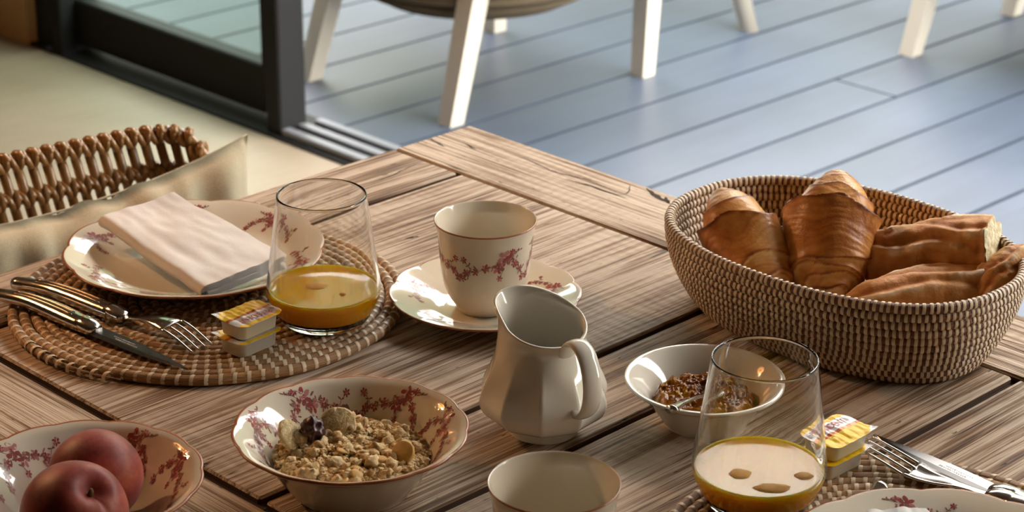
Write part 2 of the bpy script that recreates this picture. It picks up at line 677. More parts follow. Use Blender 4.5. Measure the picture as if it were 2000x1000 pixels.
# a clipped hedge far behind the terrace (only seen mirrored in the glaze)
hv, hf = [], []
nx, nz = 90, 26
for i in range(nx + 1):
    for j in range(nz + 1):
        y = -6 + 22.0 * i / nx
        hh = 4.9 + 1.9 * min(1.0, max(0.0, (y - 7.8) / 1.6))
        z = -0.1 + hh * j / nz
        d = 0.35 * fnoise((y * 1.3, z * 1.3, 0)) + 0.15 * fnoise((y * 5, z * 5, 3))
        hv.append((9.2 + d + 0.5 * max(0, z - hh + 0.6) ** 2, y, z + 0.25 * fnoise((y * 0.8, 7, 0)) * (j / nz)))
for i in range(nx):
    for j in range(nz):
        a = i * (nz + 1) + j
        hf.append((a, a + 1, a + nz + 2, a + nz + 1))
n0 = len(hv)
for i in range(nx + 1):
    t_ = hv[i * (nz + 1) + nz]
    hv += [(t_[0] + 1.3, t_[1], t_[2] - 0.3), (t_[0] + 1.3, t_[1], -0.1)]
for i in range(nx):
    hf.append((i * (nz + 1) + nz, n0 + 2 * i, n0 + 2 * i + 2, (i + 1) * (nz + 1) + nz))
    hf.append((n0 + 2 * i, n0 + 2 * i + 1, n0 + 2 * i + 3, n0 + 2 * i + 2))
hedge = link('wall_hedge', mesh('wall_hedge', hv, hf, [M['hedge']]), None, (0, 0, 0), (0, 0, R45))
hedge['kind'] = 'structure'

# ------------------------------------------------------------------ terrace furniture
def sq_leg(name, foot, top, half, m, parent, taper=1.0, round_=False):
    n = 12 if round_ else 4
    V, F = [], []
    for i, (p, r) in enumerate(((foot, half * taper), (top, half))):
        for j in range(n):
            th = 2 * PI * j / n
            V.append((p[0] + r * math.cos(th), p[1] + r * math.sin(th), p[2]))
    for j in range(n):
        F.append((j, (j + 1) % n, n + (j + 1) % n, n + j))
    F.append(tuple(range(n - 1, -1, -1)))
    F.append(tuple(range(n, 2 * n)))
    return link(name, mesh(name, V, F, [m], smooth=round_), parent)


def terrace_chair(label, center, feet, group):
    t = thing('terrace_chair', label, 'chair', center, 0, group)
    cx, cy, _ = center
    for (x, y, tx, ty) in feet:
        lx, ly = x - cx, y - cy
        sq_leg('leg', (lx, ly, 0.0), (lx + tx, ly + ty, 0.40), 0.035, M['chair_white'], t, 0.75)
    # woven bucket seat: a shell with a rounded underside, ribs of rope around it
    n = 40
    rings = []
    for (r, z) in ((0.02, 0.185), (0.15, 0.188), (0.225, 0.205), (0.28, 0.25), (0.322, 0.33), (0.34, 0.43), (0.325, 0.43), (0.29, 0.40), (0.02, 0.39)):
        rings.append((r, z))
    lathe('seat', rings, [M['rope']], t, n, lambda r, z, th: (r * (1 + 0.012 * math.sin(th * 60)), z))
    for k in range(8):
        r, z = ((0.09, 0.184), (0.13, 0.185), (0.17, 0.190), (0.21, 0.199), (0.245, 0.217), (0.272, 0.242), (0.297, 0.28), (0.320, 0.335))[k]
        pts = [(r * math.cos(2 * PI * i / 48), r * math.sin(2 * PI * i / 48), z) for i in range(48)]
        V, F, UV = tube_geo(pts, 0.011, 6, False, closed=True)
        link('rope_row', mesh('rope_row', V, F, [M['rope']]), t)
    # low wrapped back
    V, F = [], []
    a0, a1 = R45 - 1.9, R45 + 1.9
    for i in range(33):
        a = a0 + (a1 - a0) * i / 32
        hgt = 0.43 + 0.30 * math.sin(PI * i / 32) ** 0.6
        for (rr, zz) in ((0.335, 0.41), (0.365, hgt), (0.345, hgt), (0.315, 0.41)):
            V.append((rr * math.cos(a), rr * math.sin(a), zz))
    for i in range(32):
        for j in range(4):
            F.append((i * 4 + j, (i + 1) * 4 + j, (i + 1) * 4 + (j + 1) % 4, i * 4 + (j + 1) % 4))
    F.append((0, 1, 2, 3)); F.append((131, 130, 129, 128))
    link('backrest', mesh('backrest', V, F, [M['rope']]), t)
    return t


terrace_chair('woven brown terrace chair with white legs standing behind the dining table', (-0.083, 4.58, 0),
              [(-0.443, 4.548, 0.10, 0.02), (-0.128, 4.258, 0.07, 0.06), (0.283, 4.597, 0.012, 0.0), (-0.045, 4.925, 0.0, -0.06)], 'terrace chairs')
terrace_chair('terrace chair cut off at top right, cream legs on the grey deck', (1.285, 4.76, 0),
              [(0.898, 4.765, 0.075, 0.0), (1.195, 5.098, 0.05, -0.08), (1.62, 4.75, -0.10, 0.0), (1.30, 4.42, 0.0, 0.07)], 'terrace chairs')
ot = thing('terrace_table', 'white terrace table with splayed round leg between the terrace chairs', 'table', (0.30, 5.55, 0))
for sx, sy in ((0.25, -0.605), (-0.55, -0.20), (-0.25, 0.60), (0.55, 0.2)):
    sq_leg('leg', (sx, sy, 0), (sx * 0.45 - 0.06, sy * 0.62, 0.70), 0.026, M['chair_white'], ot, 0.9, True)
tv = lathe('tabletop', [(0.48, 0.70), (0.50, 0.71), (0.50, 0.735), (0.48, 0.74)], [M['chair_white']], ot, 48)

# ------------------------------------------------------------------ dining table
table = thing('dining_table', 'rustic weathered wooden dining table with wide plank top', 'table', W(1.05, 0.6, 0), R45)


def trel(s, w, z=0.0):
    return (s - 1.05, w - 0.6, z)


def plank(s0, s1, w0, w1, along='s', dz=0.0, name='plank'):
    th = 0.034
    cx, cy = (s0 + s1) / 2, (w0 + w1) / 2
    if along == 's':
        L, B, rz = s1 - s0, w1 - w0, 0.0
    else:
        L, B, rz = w1 - w0, s1 - s0, PI / 2
    bm = bmesh.new()
    bmesh.ops.create_cube(bm, size=1.0)
    for v in bm.verts:
        v.co = Vector((v.co.x * L, v.co.y * B, v.co.z * th - th / 2))
    # long edges cut so that they can be worn a little uneven
    ed = [e for e in bm.edges if abs((e.verts[0].co - e.verts[1].co).x) > L * 0.5]
    bmesh.ops.subdivide_edges(bm, edges=ed, cuts=7, use_grid_fill=True)
    for v in bm.verts:
        if abs(abs(v.co.y) - B / 2) < 1e-5:
            v.co.y += 0.0014 * fnoise((v.co.x * 9 + cx * 31, cy * 17, v.co.y * 40))
    bmesh.ops.bevel(bm, geom=[e for e in bm.edges if len(e.link_faces) == 2 and e.calc_face_angle(0) > 0.8], offset=0.0018, segments=1, affect='EDGES')
    me = bpy.data.meshes.new(name)
    bm.to_mesh(me)
    bm.free()
    me.materials.append(M['wood'])
    me.materials.append(M['edge_shade'])
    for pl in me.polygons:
        if abs(pl.normal.z) < 0.4:  # side faces carry the painted joint shade
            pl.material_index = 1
    return link(name, me, table, trel(cx, cy, TOP + dz), (0, 0, rz))


S0, SB, SF, S1 = 0.620, 0.8085, 1.3495, 1.452
TW0, TW1 = -0.42, 1.514
G = 0.0032
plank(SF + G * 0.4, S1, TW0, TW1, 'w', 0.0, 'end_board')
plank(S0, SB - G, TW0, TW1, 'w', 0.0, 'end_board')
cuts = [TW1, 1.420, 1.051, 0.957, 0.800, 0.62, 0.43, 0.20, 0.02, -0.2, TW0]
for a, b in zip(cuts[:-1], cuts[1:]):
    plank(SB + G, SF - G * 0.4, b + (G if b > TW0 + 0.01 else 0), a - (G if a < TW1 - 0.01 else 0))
link('tabletop_base', box_mesh('tabletop_base', S0 + 0.02 - 1.05, S1 - 0.02 - 1.05, TW0 + 0.02 - 0.6, TW1 - 0.02 - 0.6, TOP - 0.060, TOP - 0.030, M['wood_under']), table)
for w in cuts[1:-1]:      # dark strips added in the open joints to imitate their shade
    link('joint_shade', box_mesh('joint_shade', SB - 1.05, SF - 1.05, w - 0.0045 - 0.6, w + 0.0045 - 0.6, TOP - 0.030, TOP - 0.0055, M['wood_under']), table)
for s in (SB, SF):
    link('joint_shade', box_mesh('joint_shade', s - 0.0045 - 1.05, s + 0.0045 - 1.05, TW0 - 0.59, TW1 - 0.61, TOP - 0.030, TOP - 0.0058, M['wood_under']), table)
# drying cracks and splits in the old boards
for pts_, wd in (([(1.4225, 1.4415), (1.4218, 1.4019), (1.4168, 1.3557), (1.4239, 1.3221), (1.4157, 1.2687)], 0.0011),
                 ([(1.4101, 1.3391), (1.4135, 1.3057), (1.4134, 1.2653)], 0.0021), ([(1.4168, 1.2749), (1.4256, 1.2739), (1.4419, 1.2862)], 0.0011),
                 ([(1.2574, 1.4582), (1.2928, 1.4583), (1.3257, 1.4656), (1.3448, 1.4632)], 0.0010), ([(1.447, 1.2701), (1.4381, 1.2474), (1.4338, 1.2279)], 0.0042),
                 ([(1.4430, 1.2430), (1.4340, 1.2300)], 0.0030), ([(1.1988, 1.3331), (1.2062, 1.3311), (1.212, 1.3288)], 0.0024),
                 ([(1.4093, 1.4786), (1.4061, 1.4571)], 0.0016), ([(1.395, 1.513), (1.3883, 1.4821)], 0.0018)):
    P_ = catmull([trel(a, b, TOP + 0.0003) for a, b in pts_], 8)
    V, F = [], []
    for i, p in enumerate(P_):
        d = (P_[min(i + 1, len(P_) - 1)] - P_[max(i - 1, 0)]).normalized()
        sd = Vector((-d.y, d.x, 0))
        h = wd / 2 * (0.15 + math.sin(PI * i / (len(P_) - 1))) * (1 + 0.8 * fnoise((i * 0.9, wd * 9000, 0)))
        wob = sd * (0.0016 * fnoise((i * 0.45, wd * 4000, 3)))
        V += [p + wob + sd * h, p + wob - sd * h]
    for i in range(len(P_) - 1):
        F.append((2 * i, 2 * i + 1, 2 * i + 3, 2 * i + 2))
    link('crack', mesh('crack', V, F, [M['wood_under']]), table)
for s in (S0 + 0.06, S1 - 0.08):
    link('apron', box_mesh('apron', s - 0.012 - 1.05, s + 0.012 - 1.05, TW0 + 0.1 - 0.6, TW1 - 0.12 - 0.6, TOP - 0.14, TOP - 0.060, M['wood'], 0.003), table)
    for w in (TW0 + 0.10, TW1 - 0.12):
        link('leg', box_mesh('leg', s - 0.04 - 1.05, s + 0.04 - 1.05, w - 0.04 - 0.6, w + 0.04 - 0.6, 0.0, TOP - 0.060, M['wood'], 0.006), table)

# ------------------------------------------------------------------ coiled mats
def stitch_mesh(name, r, width, m, a0, a1, bulge=1.12, skew=0.0, segs=8, closed=False):
    """a flat strand laid over a coil: local X along the coil, wrapped round it in the YZ plane"""
    V, F = [], []
    for i in range(segs + (0 if closed else 1)):
        a = a0 + (a1 - a0) * i / segs
        for k, (dx, rr) in enumerate(((-width / 2, r * 1.01), (0, r * bulge), (width / 2, r * 1.01))):
            V.append((dx + skew * math.cos(a) * r, rr * math.cos(a), rr * math.sin(a)))
    n = len(V) // 3
    for i in range(n if closed else n - 1):
        i2 = (i + 1) % n
        for k in range(2):
            F.append((i * 3 + k, i * 3 + k + 1, i2 * 3 + k + 1, i2 * 3 + k))
    return mesh(name, V, F, [m])


def place_stitches(root, me, spots, cam_world, n_single=300, name='stitch', stuff_name='stitches', m=None, vis=None):
    """spots: list of local matrices; the nearest visible become objects, the rest one joined part"""
    rw = Matrix.Translation(root.location) @ root.rotation_euler.to_matrix().to_4x4()
    order = []
    for i, mx in enumerate(spots):
        wp = rw @ mx.translation
        d = (wp - cam_world).length
        if vis is not None and not vis(wp):
            d += 5.0
        order.append((d, i))
    order.sort()
    single = [i for _, i in order[:n_single]]
    rest = [i for _, i in order[n_single:]]
    for i in single:
        o = link(name, me, root)
        o.matrix_local = spots[i]
    base = [v.co.copy() for v in me.vertices]
    bf = [tuple(p.vertices) for p in me.polygons]
    V, F = [], []
    for i in rest:
        o = len(V)
        V += [spots[i] @ c for c in base]
        F += [tuple(a + o for a in f) for f in bf]
    if V:
        so = link(stuff_name, mesh(stuff_name, V, F, [m]), root)
        so['kind'] = 'stuff'


CAMW = Vector((0, 0, 1.48))


def in_frame(p):
    d = p - CAMW
    pc, ps = math.cos(math.radians(22.6)), math.sin(math.radians(22.6))
    z = d.y * pc - d.z * ps
    x = 4283 * d.x / z
    y = 4283 * (-d.z * pc - d.y * ps) / z
    return abs(x) < 1010 and abs(y) < 510


def place_mat(label, cx, cy, R, end_deg, hide):
    t = thing('place_mat', label, 'place mat', (cx, cy, TOP), 0, 'woven place mats')
    r = 0.00425
    pitch = 0.0088
    turns = (R - 0.006) / pitch
    N = int(turns * 90)
    pts, rad = [], []
    for i in range(N + 1):
        f = i / N
        th = math.radians(end_deg) - 2 * PI * turns * (1 - f)
        rr = 0.004 + (R - 0.0045 - 0.004) * f
        wob = 0.0005 * math.sin(th * 3.7) + 0.0004 * math.sin(th * 11.3)
        pts.append((rr * math.cos(th) + wob * math.cos(th), rr * math.sin(th) + wob * math.sin(th), r))
        rad.append(r * (1.0 if f < 0.994 else max(0.15, (1 - f) / 0.006)))
    V, F, UV = tube_geo(pts, rad, 9, True, flat=1.08)
    link('coil', mesh('coil', V, F, [M['mat_coil']], uv=UV), t)
    me = stitch_mesh('stitch', r * 1.05, 0.0032, M['mat_stitch'], -0.35, PI + 0.45, 1.06, 0.25)
    spots = []
    acc, nxt, row = 0.0, 0.004, 0
    P0 = [Vector(p) for p in pts]
    for i in range(1, N):
        acc += (P0[i] - P0[i - 1]).length
        if acc >= nxt:
            nxt += 0.0092 + random.uniform(-0.0006, 0.0006)
            tg = (P0[i + 1] - P0[i - 1]).normalized()
            ang = math.atan2(tg.y, tg.x) + random.uniform(-0.1, 0.1)
            spots.append(Matrix.Translation(P0[i]) @ Matrix.Rotation(ang, 4, 'Z'))
    place_stitches(t, me, spots, CAMW, 300, m=M['mat_stitch'], vis=lambda p: in_frame(p) and (Vector((p.x, p.y, 0)) - Vector((hide[0], hide[1], 0))).length > hide[2])
    return t


place_mat('round coiled straw place mat under the napkin plate on the left', -0.2455, 1.646, 0.1655, 252, (-0.267, 1.70, 0.098))
place_mat('round coiled straw place mat at the bottom right corner', 0.249, 1.218, 0.1655, 300, (0.274, 1.186, 0.10))

# ------------------------------------------------------------------ flowered crockery
def ell(cx, cy, rx, ry, ang, n=7, jit=0.0, rnd=None):
    out = []
    for i in range(n):
        a = 2 * PI * i / n
        k = 1 + (rnd.uniform(-jit, jit) if rnd else 0)
        x, y = rx * k * math.cos(a), ry * k * math.sin(a)
        out.append((cx + x * math.cos(ang) - y * math.sin(ang), cy + x * math.sin(ang) + y * math.cos(ang)))
    return out


def flower(P, x, y, r, rnd):
    n = 6 if r > 2 else 5
    a0 = rnd.uniform(0, 6)
    for k in range(n):
        a = a0 + 2 * PI * k / n
        P.append((ell(x + 0.62 * r * math.cos(a), y + 0.62 * r * math.sin(a), 0.40 * r, 0.26 * r, a + rnd.uniform(-0.6, 0.6), 7, 0.2, rnd), rnd.choice((0, 0, 1))))
    for k in range(3 if r > 2 else 1):
        a = rnd.uniform(0, 6)
        P.append((ell(x + 0.2 * r * math.cos(a), y + 0.2 * r * math.sin(a), 0.27 * r, 0.19 * r, a, 6, 0.2, rnd), 0))


def stroke(P, pts, w, mi):
    for (x0, y0), (x1, y1) in zip(pts[:-1], pts[1:]):
        dx, dy = x1 - x0, y1 - y0
        l = math.hypot(dx, dy) or 1
        ox, oy = -dy / l * w / 2, dx / l * w / 2
        P.append(([(x0 + ox, y0 + oy), (x0 - ox, y0 - oy), (x1 - ox, y1 - oy), (x1 + ox, y1 + oy)], mi))


def leaf(P, x, y, l, ang, mi=2):
    P.append((ell(x + l * 0.5 * math.cos(ang), y + l * 0.5 * math.sin(ang), l * 0.5, l * 0.18, ang, 6), mi))


def spray_polys(seed):
    """one painted garland, in millimetres: (polygon, material index)"""
    rnd = random.Random(seed)
    P = []
    stem = [(-29, -9), (-24, -6), (-18, -4.5), (-11, -2.5), (-4, -0.5), (3, 2), (9, 3), (15, 1), (20, -4), (23, -10)]
    stroke(P, stem, 0.42, 2)
    stroke(P, [(9, 3), (14, 7), (19, 9)], 0.4, 2)
    stroke(P, [(-18, -4.5), (-20, 0), (-24, 3)], 0.4, 2)
    stroke(P, [(3, 2), (5, -4), (3, -8)], 0.4, 2)
    flower(P, 7.0, 5.2, 6.0, rnd)
    flower(P, 2.0, -1.2, 4.8, rnd)
    flower(P, 12.5, 9.0, 2.6, rnd)
    flower(P, -7.5, -1.2, 3.4, rnd)
    flower(P, -15, -4.0, 2.8, rnd)
    flower(P, -22, -5.5, 3.2, rnd)
    flower(P, -29, -9.5, 3.4, rnd)
    flower(P, -24, 3.5, 2.7, rnd)
    flower(P, 15, 0.0, 3.3, rnd)
    flower(P, 20.5, -5, 3.0, rnd)
    flower(P, 23.5, -11.5, 3.2, rnd)
    flower(P, 3, -9.0, 2.5, rnd)
    for k in range(54):
        i = rnd.randrange(len(stem) - 1)
        f = rnd.random()
        x = stem[i][0] + (stem[i + 1][0] - stem[i][0]) * f
        y = stem[i][1] + (stem[i + 1][1] - stem[i][1]) * f
        leaf(P, x + rnd.uniform(-2, 2), y + rnd.uniform(-2.6, 2.6), rnd.uniform(2.2, 4.2), rnd.uniform(0, 2 * PI), rnd.choice((2, 2, 1)))
    for (x, y) in ((14, 7), (19, 9), (16.5, 8.5), (-20, 0), (5, -4)):
        leaf(P, x, y, 3.0, rnd.uniform(0, 1.2)); leaf(P, x, y, 2.6, rnd.uniform(2, 3.4))
    return P


def sprays(parent, prof, mod, centers, side, scale, seed, s_mid, stretch=1.25):
    """lay garlands on a surface of revolution. prof [(r,z)] runs in the garland's up direction;
    side +1 when the visible side is to the left of the running profile"""
    cum = [0.0]
    for (a, b) in zip(prof[:-1], prof[1:]):
        cum.append(cum[-1] + math.hypot(b[0] - a[0], b[1] - a[1]))

    def at(s):
        s = min(max(s, 0), cum[-1] - 1e-6)
        for i in range(len(cum) - 1):
            if s <= cum[i + 1]:
                f = (s - cum[i]) / (cum[i + 1] - cum[i])
                a, b = prof[i], prof[i + 1]
                l = math.hypot(b[0] - a[0], b[1] - a[1])
                return a[0] + (b[0] - a[0]) * f, a[1] + (b[1] - a[1]) * f, -(b[1] - a[1]) / l * side, (b[0] - a[0]) / l * side
    rm = at(s_mid)[0]
    for ci, (th0, flip, sc) in enumerate(centers):
        V, F, MI = [], [], []
        for poly, mi in spray_polys(seed + ci):
            idx = []
            for (x, y) in poly:
                x, y = x * flip * sc * scale * 1.12 / 1000, (y - 0.5) * sc * scale * stretch / 1000
                r, z, nr, nz_ = at(s_mid + y)
                th = th0 + x / rm
                r, z = mod(r, z, th) if mod else (r, z)
                off = 0.00022 + 0.00003 * mi
                r, z = r + nr * off, z + nz_ * off
                idx.append(len(V))
                V.append((r * math.cos(th), r * math.sin(th), z))
            F.append(tuple(idx)); MI.append(mi)
        link('flower_spray', mesh('flower_spray', V, F, [M['rose'], M['pink'], M['leaf']], smooth=False, mi=MI), parent)


def scallop(R, k, amp, zamp=0.0, ph=0.0, p=3.0):
    def f(r, z, th):
        g = (r / R) ** p
        c = abs(math.sin(0.5 * k * th + ph)) ** 0.7
        return r + amp * (c - 0.6) * g, z + zamp * (c - 0.6) * g
    return f


def make_plate(label, loc, R, group, rz, spray_angles, n=192):
    t = thing('plate', label, 'plate', loc, rz, group)
    k = R / 0.1085
    bot = [(0.052, 0.0), (0.066, 0.0), (0.070, 0.0018), (0.085, 0.0075), (0.098, 0.0135), (0.1065, 0.0165)]
    lip = [(0.1083, 0.0174), (0.1085, 0.0182), (0.1080, 0.0188)]
    top = [(0.1066, 0.0188), (0.100, 0.0168), (0.090, 0.0130), (0.080, 0.0085), (0.0745, 0.0062), (0.070, 0.0048), (0.064, 0.0040), (0.030, 0.0036), (0.002, 0.0036)]
    top_s = smooth_profile(top[:6], 4) + top[6:]
    prof = [(r * k, z * k) for r, z in bot + lip + top_s]
    mi = [0] * (len(prof) - 1)
    for i in range(len(bot) - 1, len(bot) + len(lip)):
        mi[i] = 1
    mod = scallop(R, 12, 0.0030, 0.0008)
    lathe('dish', prof, [M['cream'], M['rim']], t, n, mod, mi)
    up = [(r * k, z * k) for r, z in reversed(top[:6])]
    sprays(t, up, mod, [(a, f, 1.0) for a, f in spray_angles], 1, 0.86, 11, 0.021 * k)
    return t


make_plate('flowered dinner plate holding the folded napkin on the left mat', (-0.267, 1.704, MAT), 0.1085, 'flowered plates', 0.0,
           [(0.85, 1), (-0.15, -1), (2.75, 1), (3.75, 1), (4.55, -1), (5.4, 1), (1.8, -1)])
make_plate('flowered dinner plate cut off at the bottom right corner', (0.274, 1.184, MAT), 0.1085, 'flowered plates', 0.0,
           [(1.62, 1), (0.6, -1), (2.6, -1), (3.9, 1), (5.1, -1)])


def make_saucer(label, loc, rz, group):
    t = thing('saucer', label, 'saucer', loc, rz, group)
    bot = [(0.026, 0.0), (0.034, 0.0), (0.037, 0.0015), (0.055, 0.0085), (0.070, 0.0130), (0.0765, 0.0148)]
    lip = [(0.0783, 0.0155), (0.0785, 0.0163), (0.0780, 0.0168)]
    top = [(0.0768, 0.0168), (0.072, 0.0155), (0.062, 0.0122), (0.050, 0.0080), (0.040, 0.0045), (0.033, 0.0034), (0.028, 0.0034), (0.026, 0.0030), (0.002, 0.0030)]
    prof = bot + lip + smooth_profile(top[:6], 5) + top[6:]
    mi = [0] * (len(prof) - 1)
    for i in range(len(bot) - 1, len(bot) + len(lip)):
        mi[i] = 1

    def mod(r, z, th):
        g = max(0.0, (r - 0.036) / 0.0425) ** 1.3
        c = abs(math.sin(6 * th)) ** 0.6 - 0.62
        return r + 0.0022 * c * g, z + 0.0013 * c * g
    lathe('dish', prof, [M['cream'], M['rim']], t, 192, mod, mi)
    sprays(t, list(reversed(top[:6])), mod, [(0.15, -1, 1.0), (1.35, 1, 1.0), (2.6, -1, 1.0), (3.65, 1, 1.0), (4.9, 1, 0.9)], 1, 0.60, 40, 0.027)
    return t


CUP_PROF_OUT = [(0.0225, 0.0), (0.0240, 0.0004), (0.0243, 0.0030), (0.0262, 0.0058), (0.0305, 0.0128), (0.0336, 0.0210), (0.0358, 0.0320), (0.0370, 0.0440), (0.0378, 0.0560), (0.0390, 0.0660), (0.0408, 0.0730), (0.0414, 0.0752)]


def make_cup(label, loc, rz, group):
    t = thing('cup', label, 'cup', loc, rz, group)
    out = CUP_PROF_OUT[:3] + smooth_profile(CUP_PROF_OUT[3:], 3)
    lip = [(0.0416, 0.0760), (0.0411, 0.0765)]
    inn = smooth_profile([(0.0404, 0.0758), (0.0392, 0.0720), (0.0374, 0.0655), (0.0362, 0.0560), (0.0354, 0.0440), (0.0342, 0.0320), (0.0318, 0.0210), (0.0282, 0.0130), (0.022, 0.0085), (0.002, 0.0070)], 3)
    prof = out + lip + inn
    mi = [0] * (len(prof) - 1)
    for i in range(len(out) - 1, len(out) + 1):
        mi[i] = 1
    lathe('bowl', prof, [M['cream'], M['rim']], t, 128, None, mi)
    sprays(t, CUP_PROF_OUT[3:], None, [(4.95, 1, 1.0), (0.2, -1, 1.0), (1.8, 1, 1.0), (3.35, -1, 1.0)], -1, 0.98, 70, 0.047)
    return t


CUP1 = (-0.0215, 1.639)
make_saucer('flowered saucer with wavy edge beside the left place mat', (CUP1[0], CUP1[1], TOP), 0.3, 'flowered saucers')
make_cup('flowered teacup standing on its saucer behind the milk jug', (CUP1[0], CUP1[1], TOP + 0.0034), 0.0, 'flowered teacups')
CUP2 = (0.0275, 1.199)
make_saucer('flowered saucer under the teacup at the bottom edge', (CUP2[0], CUP2[1] , TOP), 0.1, 'flowered saucers')
make_cup('empty flowered teacup in front, cut off by the bottom edge', (CUP2[0], CUP2[1], TOP + 0.0034), 0.25, 'flowered teacups')


def make_bowl(label, loc, rz, group, deco):
    t = thing('bowl', label, 'bowl', loc, rz, group)
    R = 0.0808
    bot = [(0.036, 0.0), (0.041, 0.0), (0.0425, 0.0022), (0.048, 0.0095), (0.056, 0.0210), (0.064, 0.0310), (0.0715, 0.0385), (0.0785, 0.0425)]
    lip = [(0.0803, 0.0440), (0.0808, 0.0452), (0.0803, 0.0460)]
    top = [(0.0788, 0.0457), (0.0735, 0.0432), (0.0670, 0.0370), (0.0600, 0.0285), (0.0540, 0.0200), (0.0470, 0.0110), (0.040, 0.0062), (0.030, 0.0046), (0.002, 0.0040)]
    bs = smooth_profile(bot, 3)
    prof = bs + lip + smooth_profile(top, 4)
    mi = [0] * (len(prof) - 1)
    for i in range(len(bs), len(bs) + len(lip)):
        mi[i] = 1
    mod = scallop(R, 14, 0.0016, 0.0005, 0.3)
    lathe('dish', prof, [M['cream'], M['rim']], t, 160, mod, mi)
    sprays(t, list(reversed(top[:6])), mod, [(a, f, 1.0) for a, f in deco], 1, 0.88, 100 + len(label), 0.031, 1.5)
    return t


MUE = (-0.109, 1.337)
make_bowl('flowered bowl filled with granola in the foreground', (MUE[0], MUE[1], TOP), 0.0, 'flowered bowls',
          [(0.28, 1), (1.15, -1), (2.05, 1), (3.0, -1), (4.4, 1), (5.4, 1)])
NEC = (-0.281, 1.264)
make_bowl('flowered bowl holding two nectarines at the bottom left', (NEC[0], NEC[1], TOP), 0.2, 'flowered bowls',
          [(0.2, 1), (1.1, -1), (2.15, 1), (3.1, -1), (4.4, 1), (5.3, 1)])

# plain white bowl of jam
JAM = (0.142, 1.442)
jb = thing('jam_bowl', 'plain white bowl of orange jam in front of the bread basket', 'bowl', (JAM[0], JAM[1], TOP))
bot = smooth_profile([(0.026, 0.0), (0.030, 0.0), (0.031, 0.002), (0.037, 0.011), (0.0445, 0.021), (0.051, 0.028), (0.0565, 0.0315)], 3)
inn = smooth_profile([(0.0592, 0.0335), (0.0590, 0.0350), (0.0570, 0.0353), (0.0545, 0.0343), (0.0490, 0.0290), (0.0430, 0.0215), (0.0360, 0.0120), (0.029, 0.0068), (0.018, 0.0050), (0.002, 0.0046)], 4)
lathe('dish', bot + inn, [M['white']], jb, 128)

# ------------------------------------------------------------------ milk jug
def make_jug():
    t = thing('milk_jug', 'white faceted ceramic milk jug with pouring lip and strap handle', 'jug', (0.0238, 1.426, TOP), math.radians(123))
    n = 160
    prof = [(0.0240, 0.000), (0.0258, 0.0008), (0.0260, 0.0045), (0.0262, 0.0075), (0.0340, 0.0105), (0.0420, 0.0165), (0.0458, 0.0240), (0.0464, 0.0300), (0.0438, 0.0385), (0.0397, 0.0480), (0.0356, 0.0575), (0.0318, 0.0665), (0.0296, 0.0740), (0.0290, 0.0790), (0.0296, 0.0830)]
    ps = smooth_profile(prof, 4)
    htop = ps[-1][1]

    def rimz(phi):
        return 0.0870 + 0.0115 * math.cos(phi) + 0.0015 * math.cos(2 * phi)

    def shape(r, z, phi, inner=0.0):
        f = z / htop
        zz = z if f < 0.55 else z + (rimz(phi) - htop) * ((f - 0.55) / 0.45)
        # soft facets on the belly
        g = max(0.0, 1 - abs(f - 0.38) / 0.40)
        fa = (phi % (PI / 5)) - PI / 10
        rr = r * (1 + min(1.0, g * 1.6) * (math.cos(PI / 10) / math.cos(fa) - 0.975) * 1.5)
        # teardrop mouth
        k = max(0.0, (f - 0.62) / 0.38) ** 1.5
        lipb = max(0.0, math.cos(phi - 0.40)) ** 5
        rr += k * (0.0105 * lipb + 0.0025 * (1 - abs(math.cos(phi))))
        rr -= inner
        return rr, zz
    V, F = [], []
    rows = []
    for (r, z) in ps:
        rows.append([(shape(r, z, 2 * PI * j / n), 2 * PI * j / n) for j in range(n)])
    lipr = []
    for d, dz in ((0.0003, 0.0009), (0.0012, 0.0013), (0.0022, 0.0008)):
        lipr.append([((shape(ps[-1][0], htop, 2 * PI * j / n)[0] - d, shape(ps[-1][0], htop, 2 * PI * j / n)[1] + dz), 2 * PI * j / n) for j in range(n)])
    rows += lipr
    for (r, z) in reversed(ps[10:]):
        rows.append([(shape(r, z, 2 * PI * j / n, 0.0026), 2 * PI * j / n) for j in range(n)])
    for row in rows:
        for (rr, zz), th in row:
            V.append((rr * math.cos(th), rr * math.sin(th), zz))
    for i in range(len(rows) - 1):
        for j in range(n):
            j2 = (j + 1) % n
            F.append((i * n + j, i * n + j2, (i + 1) * n + j2, (i + 1) * n + j))
    F.append(tuple(range(n - 1, -1, -1)))
    F.append(tuple((len(rows) - 1) * n + j for j in range(n)))
    link('body', mesh('body', V, F, [M['white']]), t)
    pts = catmull([(-0.0270, 0, 0.0690), (-0.0330, 0, 0.0810), (-0.0430, 0, 0.0850), (-0.0535, 0, 0.0790), (-0.0600, 0, 0.0640), (-0.0600, 0, 0.0480), (-0.0545, 0, 0.0360), (-0.0470, 0, 0.0320), (-0.0415, 0, 0.0360)], 6)
    fr = frames(pts, (0, 1, 0))
    V, F, UV = tube_geo(pts, [0.0068 + 0.0012 * math.sin(PI * i / (len(pts) - 1)) for i in range(len(pts))], 14, True, (0, 1, 0), 0.36)
    link('handle', mesh('handle', V, F, [M['white']]), t)
    return t


make_jug()

# ------------------------------------------------------------------ tumblers of juice
GL_OUT = [(0.0295, 0.0), (0.0325, 0.0006), (0.0352, 0.0032), (0.0395, 0.0110), (0.0435, 0.0200), (0.0453, 0.0275), (0.0450, 0.0340), (0.0435, 0.0450), (0.0412, 0.0620), (0.0390, 0.0790), (0.0366, 0.0970), (0.0353, 0.1065)]


